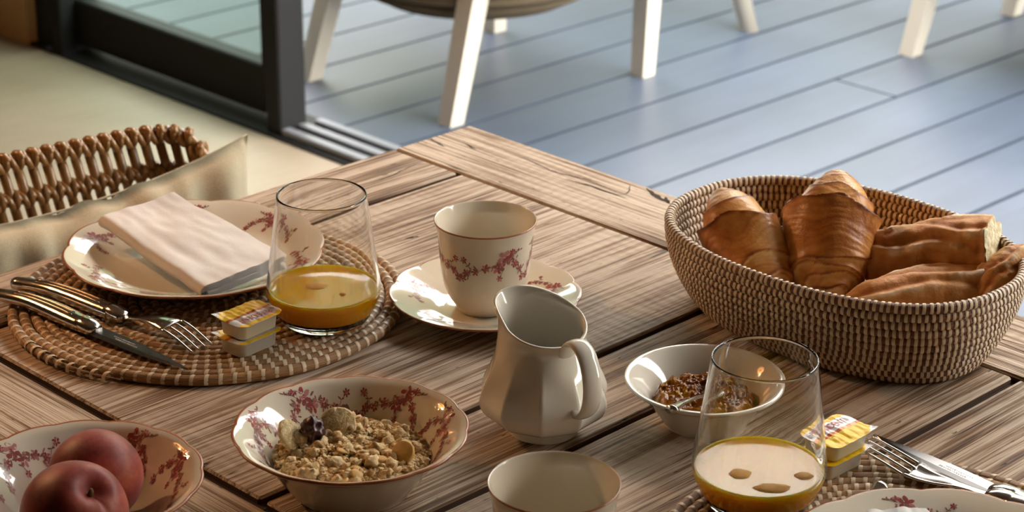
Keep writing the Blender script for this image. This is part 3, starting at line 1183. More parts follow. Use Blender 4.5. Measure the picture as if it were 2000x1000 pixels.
def make_tumbler(label, loc, level, label_j, blobs):
    t = thing('tumbler', label, 'glass', loc, 0, 'stemless juice tumblers')
    th = 0.0014
    out = smooth_profile(GL_OUT, 4)
    inn = [(r - th, z) for r, z in reversed(smooth_profile(GL_OUT[3:], 4))]
    inn += [(0.0345, 0.0062), (0.028, 0.0048), (0.002, 0.0044)]
    rim = [(0.0353 - 0.0002, 0.1072), (0.0353 - 0.0006, 0.1075), (0.0353 - 0.0010, 0.1072)]
    lathe('glass_wall', out + rim + inn, [M['glass']], t, 128)
    j = thing('orange_juice', label_j, 'juice', (loc[0], loc[1], loc[2]), 0, 'orange juice in tumblers')
    jp = [(0.002, 0.0050), (0.0278, 0.0053), (0.0340, 0.0067)]
    inner = list(reversed(inn))[3:]
    for r, z in inner:
        if z < level:
            jp.append((r + 0.00025, z))
    rl = np.interp(level, [z for r, z in inner], [r for r, z in inner])
    jp += [(rl + 0.0002, level + 0.0006), (rl - 0.0008, level), (rl - 0.003, level - 0.0003), (0.02, level - 0.0003), (0.002, level - 0.0003)]
    lathe('liquid', jp, [M['juice']], j, 96)
    for bi, (bx, by, br, stretch) in enumerate(blobs):
        V, F = [(bx, by, level + 0.0013)], []
        n = 18
        for ring, (f, h) in enumerate(((0.55, 0.0011), (0.85, 0.0006), (1.0, -0.0002))):
            for i in range(n):
                a = 2 * PI * i / n
                rr = br * f * (1 + 0.22 * fnoise((math.cos(a) * 1.5 + bi * 5, math.sin(a) * 1.5, 2)))
                V.append((bx + rr * stretch * math.cos(a), by + rr * math.sin(a), level + h))
        for i in range(n):
            F.append((0, 1 + i, 1 + (i + 1) % n))
            for ring in range(2):
                a = 1 + ring * n
                F.append((a + i, a + n + i, a + n + (i + 1) % n, a + (i + 1) % n))
        link('pulp_foam', mesh('pulp_foam', V, F, [M['pulp']]), j)
    return t


make_tumbler('clear tumbler with leftover orange juice on the left place mat', (-0.1492, 1.598, MAT), 0.0285,
             'orange juice in the tumbler beside the napkin plate', [(-0.006, 0.002, 0.0065, 1.35), (0.016, -0.014, 0.0022, 1.2)])
make_tumbler('clear tumbler with orange juice in front of the jam bowl', (0.1670, 1.305, MAT), 0.0268,
             'orange juice in the tumbler in front of the jam bowl', [(-0.0135, -0.010, 0.0068, 1.1), (0.006, -0.029, 0.0062, 2.0), (0.0285, -0.012, 0.005, 1.2)])

# ------------------------------------------------------------------ napkins
def make_napkin(label, corners, thick, seed, group):
    """corners (world x,y,z of the top face): front-left, back-left, back-right, front-right"""
    A, B, C, D = [Vector(c) for c in corners]
    o = sum((A, B, C, D), Vector()) / 4
    base = Vector((o.x, o.y, 0))
    nu, nv = 30, 22

    def top(u, v):      # u: fold (left) to open edge; v: front to back
        p = (A * (1 - v) + B * v) * (1 - u) + (D * (1 - v) + C * v) * u
        z = 0.0026 * fnoise((u * 2.6, v * 3, seed)) + 0.0009 * fnoise((u * 8, v * 8, seed + 4))
        z += 0.0012 * math.exp(-((v - 0.22 - 0.1 * u) / 0.05) ** 2)
        return p + Vector((0, 0, z))
    t = thing('napkin', label, 'napkin', (base.x, base.y, 0), 0, group)
    lv = Vector(((A + B) / 2 - (C + D) / 2)); lv.z = 0; lv.normalize()
    for k, (off, th) in enumerate([(0.0011 * q, thick - 0.0022 * q) for q in range(6)]):
        if th < 0.0008:
            continue
        V, F = [], []
        prof = []
        for i in range(nu, -1, -1):
            prof.append(('t', i / nu))
        for i in range(1, 8):
            prof.append(('f', i / 8))
        for i in range(nu + 1):
            prof.append(('b', i / nu))
        for kind, u in prof:
            for j in range(nv + 1):
                v = j / nv
                if kind == 't':
                    p = top(0.006 * k + u * (0.99 - 0.010 * k), v) - Vector((0, 0, off))
                elif kind == 'f':
                    a = PI * u
                    p = top(0.006 * k, v) - Vector((0, 0, off + th / 2 * (1 - math.cos(a)))) + lv * (th * 0.55 * math.sin(a))
                else:
                    p = top(0.006 * k + u * (0.985 - 0.010 * k), v) - Vector((0, 0, off + th))
                V.append(p - base)
        m_ = len(prof)
        for i in range(m_ - 1):
            for j in range(nv):
                a = i * (nv + 1) + j
                F.append((a, a + 1, a + nv + 2, a + nv + 1))
        link('folded_sheet', mesh('folded_sheet', V, F, [M['paper']]), t)
    return t


make_napkin('white folded paper napkin lying on the left plate',
            [(-0.2440, 1.612, 0.7815), (-0.3480, 1.7400, 0.7905), (-0.2930, 1.7760, 0.7975), (-0.1870, 1.6690, 0.7860)], 0.0115, 1.0, 'paper napkins')
make_napkin('white folded paper napkin just showing on the bottom right plate',
            [(0.215, 1.150, 0.7795), (0.236, 1.2560, 0.7810), (0.272, 1.2590, 0.7810), (0.31, 1.160, 0.7795)], 0.0095, 8.0, 'paper napkins')

# ------------------------------------------------------------------ cutlery
def lay(name, label, cat, tip, end, z, group, roll=0.0, pitch=0.0):
    """an empty at the bolster: local X points from bolster towards the tip"""
    d = Vector((tip[0] - end[0], tip[1] - end[1], 0))
    t = thing(name, label, cat, (end[0], end[1], z), math.atan2(d.y, d.x), group)
    t.rotation_euler = (roll, pitch, math.atan2(d.y, d.x))
    return t


def sect_loft(sections, n=16, sq=2.6):
    """sections: (x, y centre, z centre, half width y, half height z)"""
    V, F = [], []
    for (x, yc, zc, a, b) in sections:
        for j in range(n):
            th = 2 * PI * j / n
            c, s = math.cos(th), math.sin(th)
            V.append((x, yc + a * math.copysign(abs(c) ** (2 / sq), c), zc + b * math.copysign(abs(s) ** (2 / sq), s)))
    k = len(sections)
    for i in range(k - 1):
        for j in range(n):
            j2 = (j + 1) % n
            F.append((i * n + j, i * n + j2, (i + 1) * n + j2, (i + 1) * n + j))
    F.append(tuple(range(n - 1, -1, -1)))
    F.append(tuple((k - 1) * n + j for j in range(n)))
    return V, F


def handle_parts(t, L=0.112, side=1):
    secs = []
    for i in range(25):
        f = i / 24
        x = -0.012 - (L - 0.012) * f
        yc = side * (0.0035 * math.sin(f * 2.4) - 0.011 * max(0, f - 0.62) ** 1.6 * 3.2)
        a = 0.0076 + 0.0013 * math.sin(f * PI * 1.5 + 0.4) + 0.0010 * f
        if f > 0.94:
            a *= 1 - 9 * (f - 0.94) ** 1.2
        secs.append((x, yc, 0.0062, a, 0.0054 + 0.0006 * math.sin(f * 5)))
    V, F = sect_loft(secs)
    h = link('handle', mesh('handle', V, F, [M['steel']]), t)
    # chased lines along the handle
    for k, dy in enumerate((-0.0022, 0.0022)):
        pts = [(x, yc + dy, zc + b * 0.99) for (x, yc, zc, a, b) in secs[3:-4]]
        tube('chased_line', pts, 0.0005, M['steel'], h, 5)
    V, F = sect_loft([(-0.0165, 0.0006 * side, 0.0062, 0.0068, 0.0058), (-0.012, 0, 0.0062, 0.0076, 0.0062), (-0.006, 0, 0.006, 0.0078, 0.0060), (-0.001, 0, 0.0058, 0.0074, 0.0050), (0.003, 0, 0.0056, 0.0058, 0.0034)])
    link('bolster', mesh('bolster', V, F, [M['steel']]), t)
    # small bee at the spring
    V, F = sect_loft([(-0.030, 0.0068 * side, 0.007, 0.0004, 0.001), (-0.024, 0.0074 * side, 0.007, 0.0016, 0.0024), (-0.016, 0.0078 * side, 0.007, 0.0022, 0.0028), (-0.010, 0.0076 * side, 0.007, 0.0014, 0.002)], 10, 2.0)
    link('spring_bee', mesh('spring_bee', V, F, [M['steel']]), t)


def make_knife(label, tip, end, z, side, group):
    t = lay('knife', label, 'knife', tip, end, z, group)
    L = math.hypot(tip[0] - end[0], tip[1] - end[1])
    handle_parts(t, 0.112, side)
    V, F = [], []
    N = 24
    for i in range(N + 1):
        f = i / N
        x = 0.001 + (L - 0.001) * f
        belly = 0.0075 * (1 - max(0, (f - 0.45) / 0.55) ** 1.8) if f < 1 else 0
        spine = 0.0072 * (1 - max(0, (f - 0.30) / 0.70) ** 1.5)
        yb, ys = -side * belly, side * spine
        if f > 0.985:
            yb, ys = -side * 0.0003, side * 0.0003
        ym = yb + (ys - yb) * 0.35
        zc = 0.0042 - 0.0022 * f
        V += [(x, yb, zc), (x, ym, zc + 0.0007), (x, ys, zc + 0.0009), (x, ys, zc - 0.0009), (x, ym, zc - 0.0007)]
    for i in range(N):
        for j in range(5):
            F.append((i * 5 + j, i * 5 + (j + 1) % 5, (i + 1) * 5 + (j + 1) % 5, (i + 1) * 5 + j))
    F.append((4, 3, 2, 1, 0)); F.append(tuple(N * 5 + j for j in range(5)))
    b = link('blade', mesh('blade', V, F, [M['blade']], smooth=False), t)
    # faint illegible maker's etching: two rows of tiny strokes
    V, F = [], []
    rnd = random.Random(3)
    for row in range(2):
        for k in range(13):
            x0 = L * 0.2 + k * 0.0019 + row * 0.004
            y0 = side * (0.0022 - row * 0.0026)
            zt = 0.0042 - 0.0022 * (x0 / L) + 0.00095
            w, h = rnd.uniform(0.0005, 0.0013), rnd.uniform(0.0008, 0.0016)
            o = len(V)
            V += [(x0, y0 - h / 2, zt), (x0 + w, y0 - h / 2, zt), (x0 + w, y0 + h / 2, zt), (x0, y0 + h / 2, zt)]
            F.append((o, o + 1, o + 2, o + 3))
    link('etching', mesh('etching', V, F, [M['etch']], smooth=False), b)
    return t


def make_fork(label, tip, end, z, down, group, side=1):
    t = lay('fork', label, 'fork', tip, end, z, group)
    L = math.hypot(tip[0] - end[0], tip[1] - end[1])
    handle_parts(t, 0.118, side)
    sgn = -1 if down else 1

    def zc(f):      # arch of the fork: lifted at the shoulder, tips down (or a cupped bowl when lying on its back)
        if down:
            return 0.0050 + 0.0125 * math.sin(PI * min(1, f / 0.98)) ** 1.1 * (0.5 + 0.6 * f) - 0.0038 * f
        return 0.0050 - 0.0034 * math.exp(-((f - 0.52) / 0.2) ** 2) + 0.008 * f ** 3
    secs = []
    for i in range(21):
        f = i / 20 * 0.62
        wdt = 0.0040 + (0.0085 * max(0, (f - 0.27) / 0.35) ** 0.75 if f > 0.27 else 0) - 0.0012 * math.sin(min(1, f / 0.27) * PI)
        secs.append((f * L, wdt, zc(f)))
    V, F = [], []
    for (x, wd, z0) in secs:
        for k in range(7):
            y = -1 + 2 * k / 6
            cup = sgn * 0.0022 * (y * y - 0.5) * min(1, max(0, (x / L - 0.25) * 4))
            V.append((x, y * wd, z0 + cup + 0.0009))
        for k in range(6, -1, -1):
            y = -1 + 2 * k / 6
            cup = sgn * 0.0022 * (y * y - 0.5) * min(1, max(0, (x / L - 0.25) * 4))
            V.append((x, y * wd, z0 + cup - 0.0009))
    for i in range(20):
        for j in range(14):
            F.append((i * 14 + j, i * 14 + (j + 1) % 14, (i + 1) * 14 + (j + 1) % 14, (i + 1) * 14 + j))
    F.append(tuple(range(13, -1, -1))); F.append(tuple(20 * 14 + j for j in range(14)))
    link('head', mesh('head', V, F, [M['steel']]), t)
    for k in range(4):
        y0 = -0.0108 + 0.0072 * k
        pts = []
        for i in range(9):
            f = 0.60 + 0.40 * i / 8
            pts.append((f * L, y0 * (1 - 0.10 * (f - 0.6)), zc(f)))
        V, F, UV = tube_geo(pts, [0.0015 * (1 - 0.45 * (i / 8) ** 2) for i in range(9)], 8, True, (0, 1, 0), 0.7)
        link('tine', mesh('tine', V, F, [M['steel']]), t)
    return t


make_fork('polished fork lying tines down beside the napkin plate', (-0.238, 1.538), (-0.3085, 1.5880), MAT, True, 'table forks')
make_knife('polished table knife at the left edge of the place mat', (-0.2445, 1.4995), (-0.3270, 1.5635), MAT, 1, 'table knives')
make_knife('table knife behind the fork on the bottom right mat', (0.2600, 1.4010), (0.3300, 1.3140), MAT, -1, 'table knives')
make_fork('polished fork lying tines up at the bottom right', (0.2480, 1.3700), (0.3250, 1.3060), MAT, False, 'table forks', -1)


def make_spoon(name, label, pts, bowl_dir_len, m='steel', group=None, r=0.0017, bowl_w=0.0085):
    P = catmull(pts, 6)
    o = Vector(pts[0])
    t = thing(name, label, 'spoon', (o.x, o.y, o.z), 0, group)
    N = len(P)
    V, F, UV = tube_geo([p - o for p in P], [r * (1.25 - 0.6 * math.sin(PI * min(1, i / (N - 1)))) + r * 0.7 * max(0, 1 - i / 6) for i in range(N)], 10, True, (0, 0, 1), 1.5)
    link('handle', mesh('handle', V, F, [M[m]]), t)
    e = P[-1] - o
    d = (P[-1] - P[-3]).normalized()
    x = d
    y = Vector((0, 0, 1)).cross(x).normalized()
    z = x.cross(y)
    V, F = [], []
    nr, na = 6, 20
    for side in (0, 1):
        for i in range(nr + 1):
            f = i / nr
            for j in range(na):
                a = 2 * PI * j / na
                px = bowl_dir_len * 0.5 * (1 + f * math.cos(a)) * 1.0
                py = bowl_w * f * math.sin(a) * (1.0 + 0.12 * math.cos(a))
                pz = -0.0042 * (1 - f * f) - (0.0007 if side else 0) 
                V.append(e + x * px + y * py + z * pz)
    for side in (0, 1):
        o2 = side * (nr + 1) * na
        for i in range(nr):
            for j in range(na):
                q = (o2 + i * na + j, o2 + (i + 1) * na + j, o2 + (i + 1) * na + (j + 1) % na, o2 + i * na + (j + 1) % na)
                F.append(q if not side else tuple(reversed(q)))
    for j in range(na):
        F.append((nr * na + j, (nr + 1) * na + nr * na + j, (nr + 1) * na + nr * na + (j + 1) % na, nr * na + (j + 1) % na))
    link('spoon_bowl', mesh('spoon_bowl', V, F, [M[m]]), t)
    return t


make_spoon('jam_spoon', 'small steel spoon resting on the jam bowl rim', [(0.1125, 1.3760, 0.7915), (0.1220, 1.3915, 0.7895), (0.1320, 1.4075, 0.7855), (0.1420, 1.4240, 0.7795), (0.1500, 1.4370, 0.7760)], 0.026, r=0.0018)
make_spoon('teaspoon', 'teaspoon with only its handle tip showing behind the bottom right plate', [(0.2525, 1.3210, MAT + 0.0040), (0.2440, 1.3085, MAT + 0.0034), (0.2250, 1.2800, MAT + 0.0030), (0.1950, 1.2350, MAT + 0.0030), (0.1700, 1.2000, MAT + 0.0035)], 0.034, r=0.0022)

# ------------------------------------------------------------------ butter portions
def text_mesh(body, size, m, depth=0.0):
    cu = bpy.data.curves.new('print', 'FONT')
    cu.body = body
    cu.size = size
    cu.align_x = 'CENTER'
    cu.align_y = 'CENTER'
    cu.resolution_u = 3
    o = bpy.data.objects.new('print_tmp', cu)
    me = bpy.data.meshes.new_from_object(o)
    bpy.data.objects.remove(o)
    me.materials.clear()
    me.materials.append(m)
    return me


def rr_outline(lx, ly, r, n=5):
    out = []
    for (sx, sy, a0) in ((1, 1, 0), (-1, 1, PI / 2), (-1, -1, PI), (1, -1, 1.5 * PI)):
        for i in range(n + 1):
            a = a0 + PI / 2 * i / n
            out.append((sx * (lx / 2 - r) + r * math.cos(a), sy * (ly / 2 - r) + r * math.sin(a)))
    return out


def make_butter(label, x, y, z, ang, tab, tilt=0.0, band=True):
    t = thing('butter_portion', label, 'butter', (x, y, z), ang, 'yellow butter portions')
    t.rotation_euler = (tilt, 0, ang)
    LX, LY, Hh = 0.0430, 0.0300, 0.0122
    V, F = [], []
    rings = [(LX - 0.0070, LY - 0.0070, 0.0050, 0.0), (LX - 0.0052, LY - 0.0052, 0.0052, 0.0006), (LX - 0.0035, LY - 0.0035, 0.0052, Hh - 0.0004), (LX + 0.001, LY + 0.001, 0.0058, Hh), (LX + 0.001, LY + 0.001, 0.0058, Hh + 0.0004)]
    n = None
    for lx, ly, r, zz in rings:
        o = rr_outline(lx, ly, r)
        n = len(o)
        V += [(a, b, zz) for a, b in o]
    for i in range(len(rings) - 1):
        for j in range(n):
            F.append((i * n + j, i * n + (j + 1) % n, (i + 1) * n + (j + 1) % n, (i + 1) * n + j))
    F.append(tuple(range(n - 1, -1, -1)))
    F.append(tuple((len(rings) - 1) * n + j for j in range(n)))
    link('tub', mesh('tub', V, F, [M['tub']]), t)
    # foil lid: a crinkled sheet with a peel tab on one corner
    nu, nv = 44, 32
    V, F, MI = [], [], []
    lx, ly, rc = LX + 0.0030, LY + 0.0030, 0.0072

    def bd(u, v):
        px, py = u * lx / 2, v * ly / 2
        qx, qy = abs(px) - (lx / 2 - rc), abs(py) - (ly / 2 - rc)
        if qx > 0 and qy > 0 and (px * tab[0] < 0 or py * tab[1] < 0):
            l = math.hypot(qx, qy)
            m_ = max(qx, qy)
            if l > 1e-9:
                px = math.copysign(lx / 2 - rc + qx * m_ / l, px)
                py = math.copysign(ly / 2 - rc + qy * m_ / l, py)
        return px, py

    def crinkle(px, py):
        return 0.0007 * fnoise((px * 170, py * 60, x * 40)) + 0.0004 * fnoise((px * 380, py * 140, x * 11)) + 0.0006 * max(0, 1 - (2 * px / lx) ** 2) * max(0, 1 - (2 * py / ly) ** 2)
    for i in range(nu + 1):
        for j in range(nv + 1):
            u, v = -1 + 2 * i / nu, -1 + 2 * j / nv
            px, py = bd(u, v)
            c = max(0, u * tab[0] + v * tab[1] - 1.35)
            px += tab[0] * 0.001 * c; py += tab[1] * 0.001 * c
            V.append((px, py, Hh + 0.0011 + crinkle(px, py) + 0.0035 * c))
    for i in range(nu):
        for j in range(nv):
            a = i * (nv + 1) + j
            F.append((a, a + nv + 1, a + nv + 2, a + 1))
            v = -1 + 2 * (j + 0.5) / nv
            u = -1 + 2 * (i + 0.5) / nu
            k = 0
            if -0.74 < v < -0.08: k = 1
            elif -0.08 <= v < 0.10: k = 2
            if u * tab[0] + v * tab[1] > 1.62: k = 1
            MI.append(k)
    lid = link('foil_lid', mesh('foil_lid', V, F, [M['foil_y'], M['foil_w'], M['foil_r']], mi=MI), t)
    if band:
        me = text_mesh('PR\u00c9SIDENT', 0.0086, M['ink_red'])
        for v in me.vertices:
            px, py = -v.co.x * 0.78, -v.co.y - 0.0068
            v.co = Vector((px, py, Hh + 0.0013 + crinkle(px, py)))
        link('lettering', me, lid)
        V, F = [], []
        for i in range(16):
            a = 2 * PI * i / 16
            for r in (0.0011, 0.0017):
                V.append((0.0185 + r * math.cos(a), -0.0062 + r * math.sin(a), Hh + 0.0019))
        for i in range(16):
            F.append((2 * i, 2 * i + 1, 2 * ((i + 1) % 16) + 1, 2 * ((i + 1) % 16)))
        link('ring_mark', mesh('ring_mark', V, F, [M['ink_blue']], smooth=False), lid)
    return t


B1 = (-0.2030, 1.5455)
make_butter('lower yellow foil butter portion on the left place mat', B1[0] - 0.0005, B1[1] - 0.001, MAT, math.radians(49), (-1, 1), 0.0, False)
make_butter('upper yellow foil butter portion beside the left tumbler', B1[0], B1[1], MAT + 0.0148, math.radians(50), (-1, 1), math.radians(1.5))
B2 = (0.2262, 1.3560)
make_butter('lower yellow foil butter portion beside the right fork', B2[0] - 0.002, B2[1] + 0.000, MAT, math.radians(44 + 180), (-1, 1), 0.0, False)
make_butter('upper yellow foil butter portion stacked by the right tumbler', B2[0], B2[1], MAT + 0.0148, math.radians(45 + 180), (-1, 1), math.radians(-2))

# ------------------------------------------------------------------ bread basket
BC = (0.2619, 1.6125)
BANG = math.radians(-44.5)
basket = thing('bread_basket', 'oval coiled basket in brown and cream holding the bread', 'basket', (BC[0], BC[1], TOP), BANG)
NK = 11
BR = 0.0040


def bshape(k):
    f = k / (NK - 1)
    g = math.sin(f * PI / 2) ** 0.85
    return 0.124 + (0.1475 - 0.124) * g, 0.074 + (0.1065 - 0.074) * g, 0.0050 + 0.0070 * k


def superell(a, b, n=2.3, N=160):
    out = []
    for i in range(N):
        th = 2 * PI * i / N
        c, s = math.cos(th), math.sin(th)
        out.append((a * math.copysign(abs(c) ** (2 / n), c), b * math.copysign(abs(s) ** (2 / n), s)))
    # even spacing
    P = [Vector((x, y, 0)) for x, y in out] + [Vector((*out[0], 0))]
    cum = [0.0]
    for i in range(N):
        cum.append(cum[-1] + (P[i + 1] - P[i]).length)
    res = []
    j = 0
    for i in range(N):
        s = cum[-1] * i / N
        while cum[j + 1] < s:
            j += 1
        f = (s - cum[j]) / (cum[j + 1] - cum[j])
        res.append(P[j].lerp(P[j + 1], f))
    return res, cum[-1]


st_me = stitch_mesh('stitch', BR * 1.04, 0.0027, M['bsk_stitch'], 0, 2 * PI, 1.06, 0.15, 10, True)
bspots = []
for k in range(NK):
    a, b, z = bshape(k)
    ring, per = superell(a, b)
    ring = [Vector((p.x, p.y, z)) for p in ring]
    V, F, UV = tube_geo(ring, BR, 8, False, closed=True)
    link('coil', mesh('coil', V, F, [M['bsk_coil']], uv=UV), basket)
    ns = int(per / 0.0051)
    for i in range(ns):
        q = ((i + (0.5 if k % 2 else 0.0) + random.uniform(-0.09, 0.09)) / ns * 160) % 160
        i0 = int(q)
        p = ring[i0].lerp(ring[(i0 + 1) % 160], q - i0)
        tg = ring[(i0 + 1) % 160] - ring[i0]
        bspots.append(Matrix.Translation(p) @ Matrix.Rotation(math.atan2(tg.y, tg.x), 4, 'Z') @ Matrix.Rotation(random.uniform(-0.08, 0.08), 4, 'Y'))
rb = Matrix.Translation((BC[0], BC[1], TOP)) @ Matrix.Rotation(BANG, 4, 'Z')


def basket_front(p):
    l = rb.inverted() @ p
    return in_frame(p) and (l.y < 0.0 or l.z > 0.060)


place_stitches(basket, st_me, bspots, CAMW, 300, m=M['bsk_stitch'], vis=basket_front)
# woven base: concentric coils
for k in range(8):
    f = (k + 0.5) / 8.5
    ring, per = superell(0.124 * f + 0.0, 0.074 * f, 2.3, 90)
    V, F, UV = tube_geo([Vector((p.x, p.y, 0.0046)) for p in ring], 0.0044, 6, False, closed=True, flat=1.9)
    link('base_coil', mesh('base_coil', V, F, [M['bsk_coil']], uv=UV), basket)

# ------------------------------------------------------------------ croissants and bread
def loaf_geo(path, rad, n, disp, flat=1.0, up=(0, 0, 1)):
    fr = frames(path, up)
    k = len(fr)
    V, F, T = [], [], []
    for i, (p, t, a, b) in enumerate(fr):
        u = i / (k - 1)
        for j in range(n):
            th = 2 * PI * j / n
            q, tone = disp(u, th, p)
            r = rad(u) * q
            V.append(p + a * (r * math.cos(th) * flat) + b * (r * math.sin(th)))
            T.append(tone)
    for i in range(k - 1):
        for j in range(n):
            j2 = (j + 1) % n
            F.append((i * n + j, i * n + j2, (i + 1) * n + j2, (i + 1) * n + j))
    F.append(tuple(range(n - 1, -1, -1)))
    F.append(tuple((k - 1) * n + j for j in range(n)))
    return V, F, T


def make_croissant(label, pts, rmax, seed, peak=0.5, flap=0.30):
    t = thing('croissant', label, 'croissant', tuple(pts[0]), 0, 'croissants in the basket')
    o = Vector(pts[0])
    path = [p - o for p in catmull(pts, 44)]
    ups = [(0.07, 0.10, 1.0), (0.14, 0.10, 2.1), (0.215, 0.11, 0.2), (flap, 0.24, 1.6)]
    lows = [(0.66, 0.09, 4.0), (0.735, 0.10, 1.0), (0.80, 0.10, 3.0), (0.86, 0.10, 5.0), (0.92, 0.09, 2.0)]

    def rad(u):
        x = u / peak * 0.5 if u < peak else 0.5 + (u - peak) / (1 - peak) * 0.5
        return rmax * (0.17 + 0.75 * math.sin(PI * min(1, max(0, x))) ** 1.35) * (0.45 + 0.55 * min(1, min(u, 1 - u) / 0.035) ** 0.5)

    def disp(u, th, p):
        nz_ = fnoise((u * 4, math.cos(th) * 1.2, math.sin(th) * 1.2 + seed))
        q, tone = 1.0, 0.57
        for (e, h, ph) in ups:
            ee = e + 0.030 * math.sin(th + ph + seed) + 0.05 * nz_
            d = u - ee
            if d > 0:
                q += h * math.exp(-d / 0.075)
                tone += -0.42 * math.exp(-(d / 0.018) ** 2) - 0.10 * math.exp(-d / 0.05)
            else:
                tone += 0.20 * math.exp(d / 0.02)
        for (e, h, ph) in lows:
            ee = e + 0.030 * math.sin(th + ph + seed) + 0.05 * nz_
            d = ee - u
            if d > 0:
                q += h * math.exp(-d / 0.05)
                tone += -0.34 * math.exp(-(d / 0.016) ** 2)
            else:
                tone += 0.32 * math.exp(d / 0.02)
        w = fnoise((u * 46 + 3 * nz_, math.cos(th) * 0.9 + seed, math.sin(th) * 0.9))
        q += 0.016 * w + 0.05 * nz_
        tone += 0.17 * w + 0.22 * math.sin(th * 1.0 + seed + 2.2) * math.exp(-((u - 0.5) / 0.2) ** 2)
        return q, tone
    V, F, T = loaf_geo(path, rad, 84, disp, 0.92)
    link('crust', mesh('crust', V, F, [M['croissant']], attr={'tone': T}), t)
    return t


make_croissant('smaller croissant at the left end of the bread basket', [(0.1715, 1.700, 0.8320), (0.1790, 1.676, 0.8210), (0.1910, 1.640, 0.800), (0.2030, 1.612, 0.783), (0.2110, 1.592, 0.772)], 0.0345, 1.0, 0.50, 0.36)
make_croissant('larger croissant standing up in the middle of the basket', [(0.2650, 1.680, 0.8580), (0.2625, 1.664, 0.841), (0.2560, 1.640, 0.812), (0.2540, 1.615, 0.787), (0.2560, 1.590, 0.772)], 0.0385, 2.7, 0.50, 0.34)


def make_bread(label, pts, rmax, seed, cut_end, blunt=0.2, flat=0.85, r0=0.55, r1=0.9):
    t = thing('bread_piece', label, 'bread', tuple(pts[0]), 0, 'baguette pieces')
    o = Vector(pts[0])
    path = [p - o for p in catmull(pts, 30)]

    def rad(u):
        e0 = min(1, u / blunt) ** 0.5
        e1 = 1.0 if cut_end else min(1, (1 - u) / blunt) ** 0.5
        return rmax * (r0 + (1 - r0) * min(1, u / 0.5)) * max(0.12, e0) * max(0.12, e1) * (1 + (r1 - 1) * u)

    def disp(u, th, p):
        # long slashes: sharp torn ridges that run along the top
        q, tone = 1.0, 0.40
        for k, (c, wdt, ph) in enumerate(((0.15, 0.16, 0.0), (-0.75, 0.14, 2.0), (0.95, 0.15, 4.1), (-1.45, 0.12, 1.1))):
            cc = c + 0.9 * (u - 0.5) + 0.18 * math.sin(u * 9 + ph + seed)
            d = (th - cc + PI) % (2 * PI) - PI
            rid = math.exp(-(d / wdt) ** 2) * (0.55 + 0.45 * math.sin(u * 7 + ph + seed))
            gro = math.exp(-((d + 0.30) / 0.16) ** 2)
            q += 0.17 * rid - 0.08 * gro
            tone += 0.50 * rid - 0.16 * gro
        f = fnoise((u * 14 + seed * 3, math.cos(th) * 2, math.sin(th) * 2))
        q += 0.045 * f + 0.018 * fnoise((u * 60, math.cos(th) * 6, math.sin(th) * 6))
        return q, tone + 0.25 * f
    V, F, T = loaf_geo(path, rad, 64, disp, flat)
    link('crust', mesh('crust', V, F, [M['bread']], attr={'tone': T}), t)
    if cut_end:
        n = 64
        last = V[-n:]
        c = sum(last, Vector()) / n
        d = (path[-1] - path[-3]).normalized()
        CV, CF = [c + d * 0.0014], []
        for f in (0.45, 0.8, 0.965):
            for v in last:
                p = c + (v - c) * f
                CV.append(p + d * (0.0014 + 0.0012 * fnoise(p * 260) - (0.001 if f > 0.9 else 0)))
        for j in range(n):
            j2 = (j + 1) % n
            CF.append((0, 1 + j, 1 + j2))
            for r in range(2):
                CF.append((1 + r * n + j, 1 + (r + 1) * n + j, 1 + (r + 1) * n + j2, 1 + r * n + j2))
        link('crumb_face', mesh('crumb_face', CV, CF, [M['crumb']]), t)
    return t


make_bread('baguette half with its pale cut end facing right', [(0.2820, 1.640, 0.7930), (0.309, 1.632, 0.803), (0.345, 1.618, 0.814), (0.3800, 1.600, 0.8240)], 0.0265, 0.4, True, 0.12, 0.95, 0.75, 0.95)
make_bread('split baguette piece along the front rim of the basket', [(0.256, 1.562, 0.788), (0.285, 1.566, 0.792), (0.325, 1.572, 0.796), (0.360, 1.578, 0.798), (0.380, 1.582, 0.796)], 0.024, 2.2, False, 0.22, 0.9, 0.7)
make_bread('bread end leaning on the right rim of the basket', [(0.362, 1.556, 0.798), (0.378, 1.568, 0.806), (0.396, 1.582, 0.815), (0.412, 1.598, 0.822)], 0.021, 3.9, False, 0.3, 0.95, 0.8)

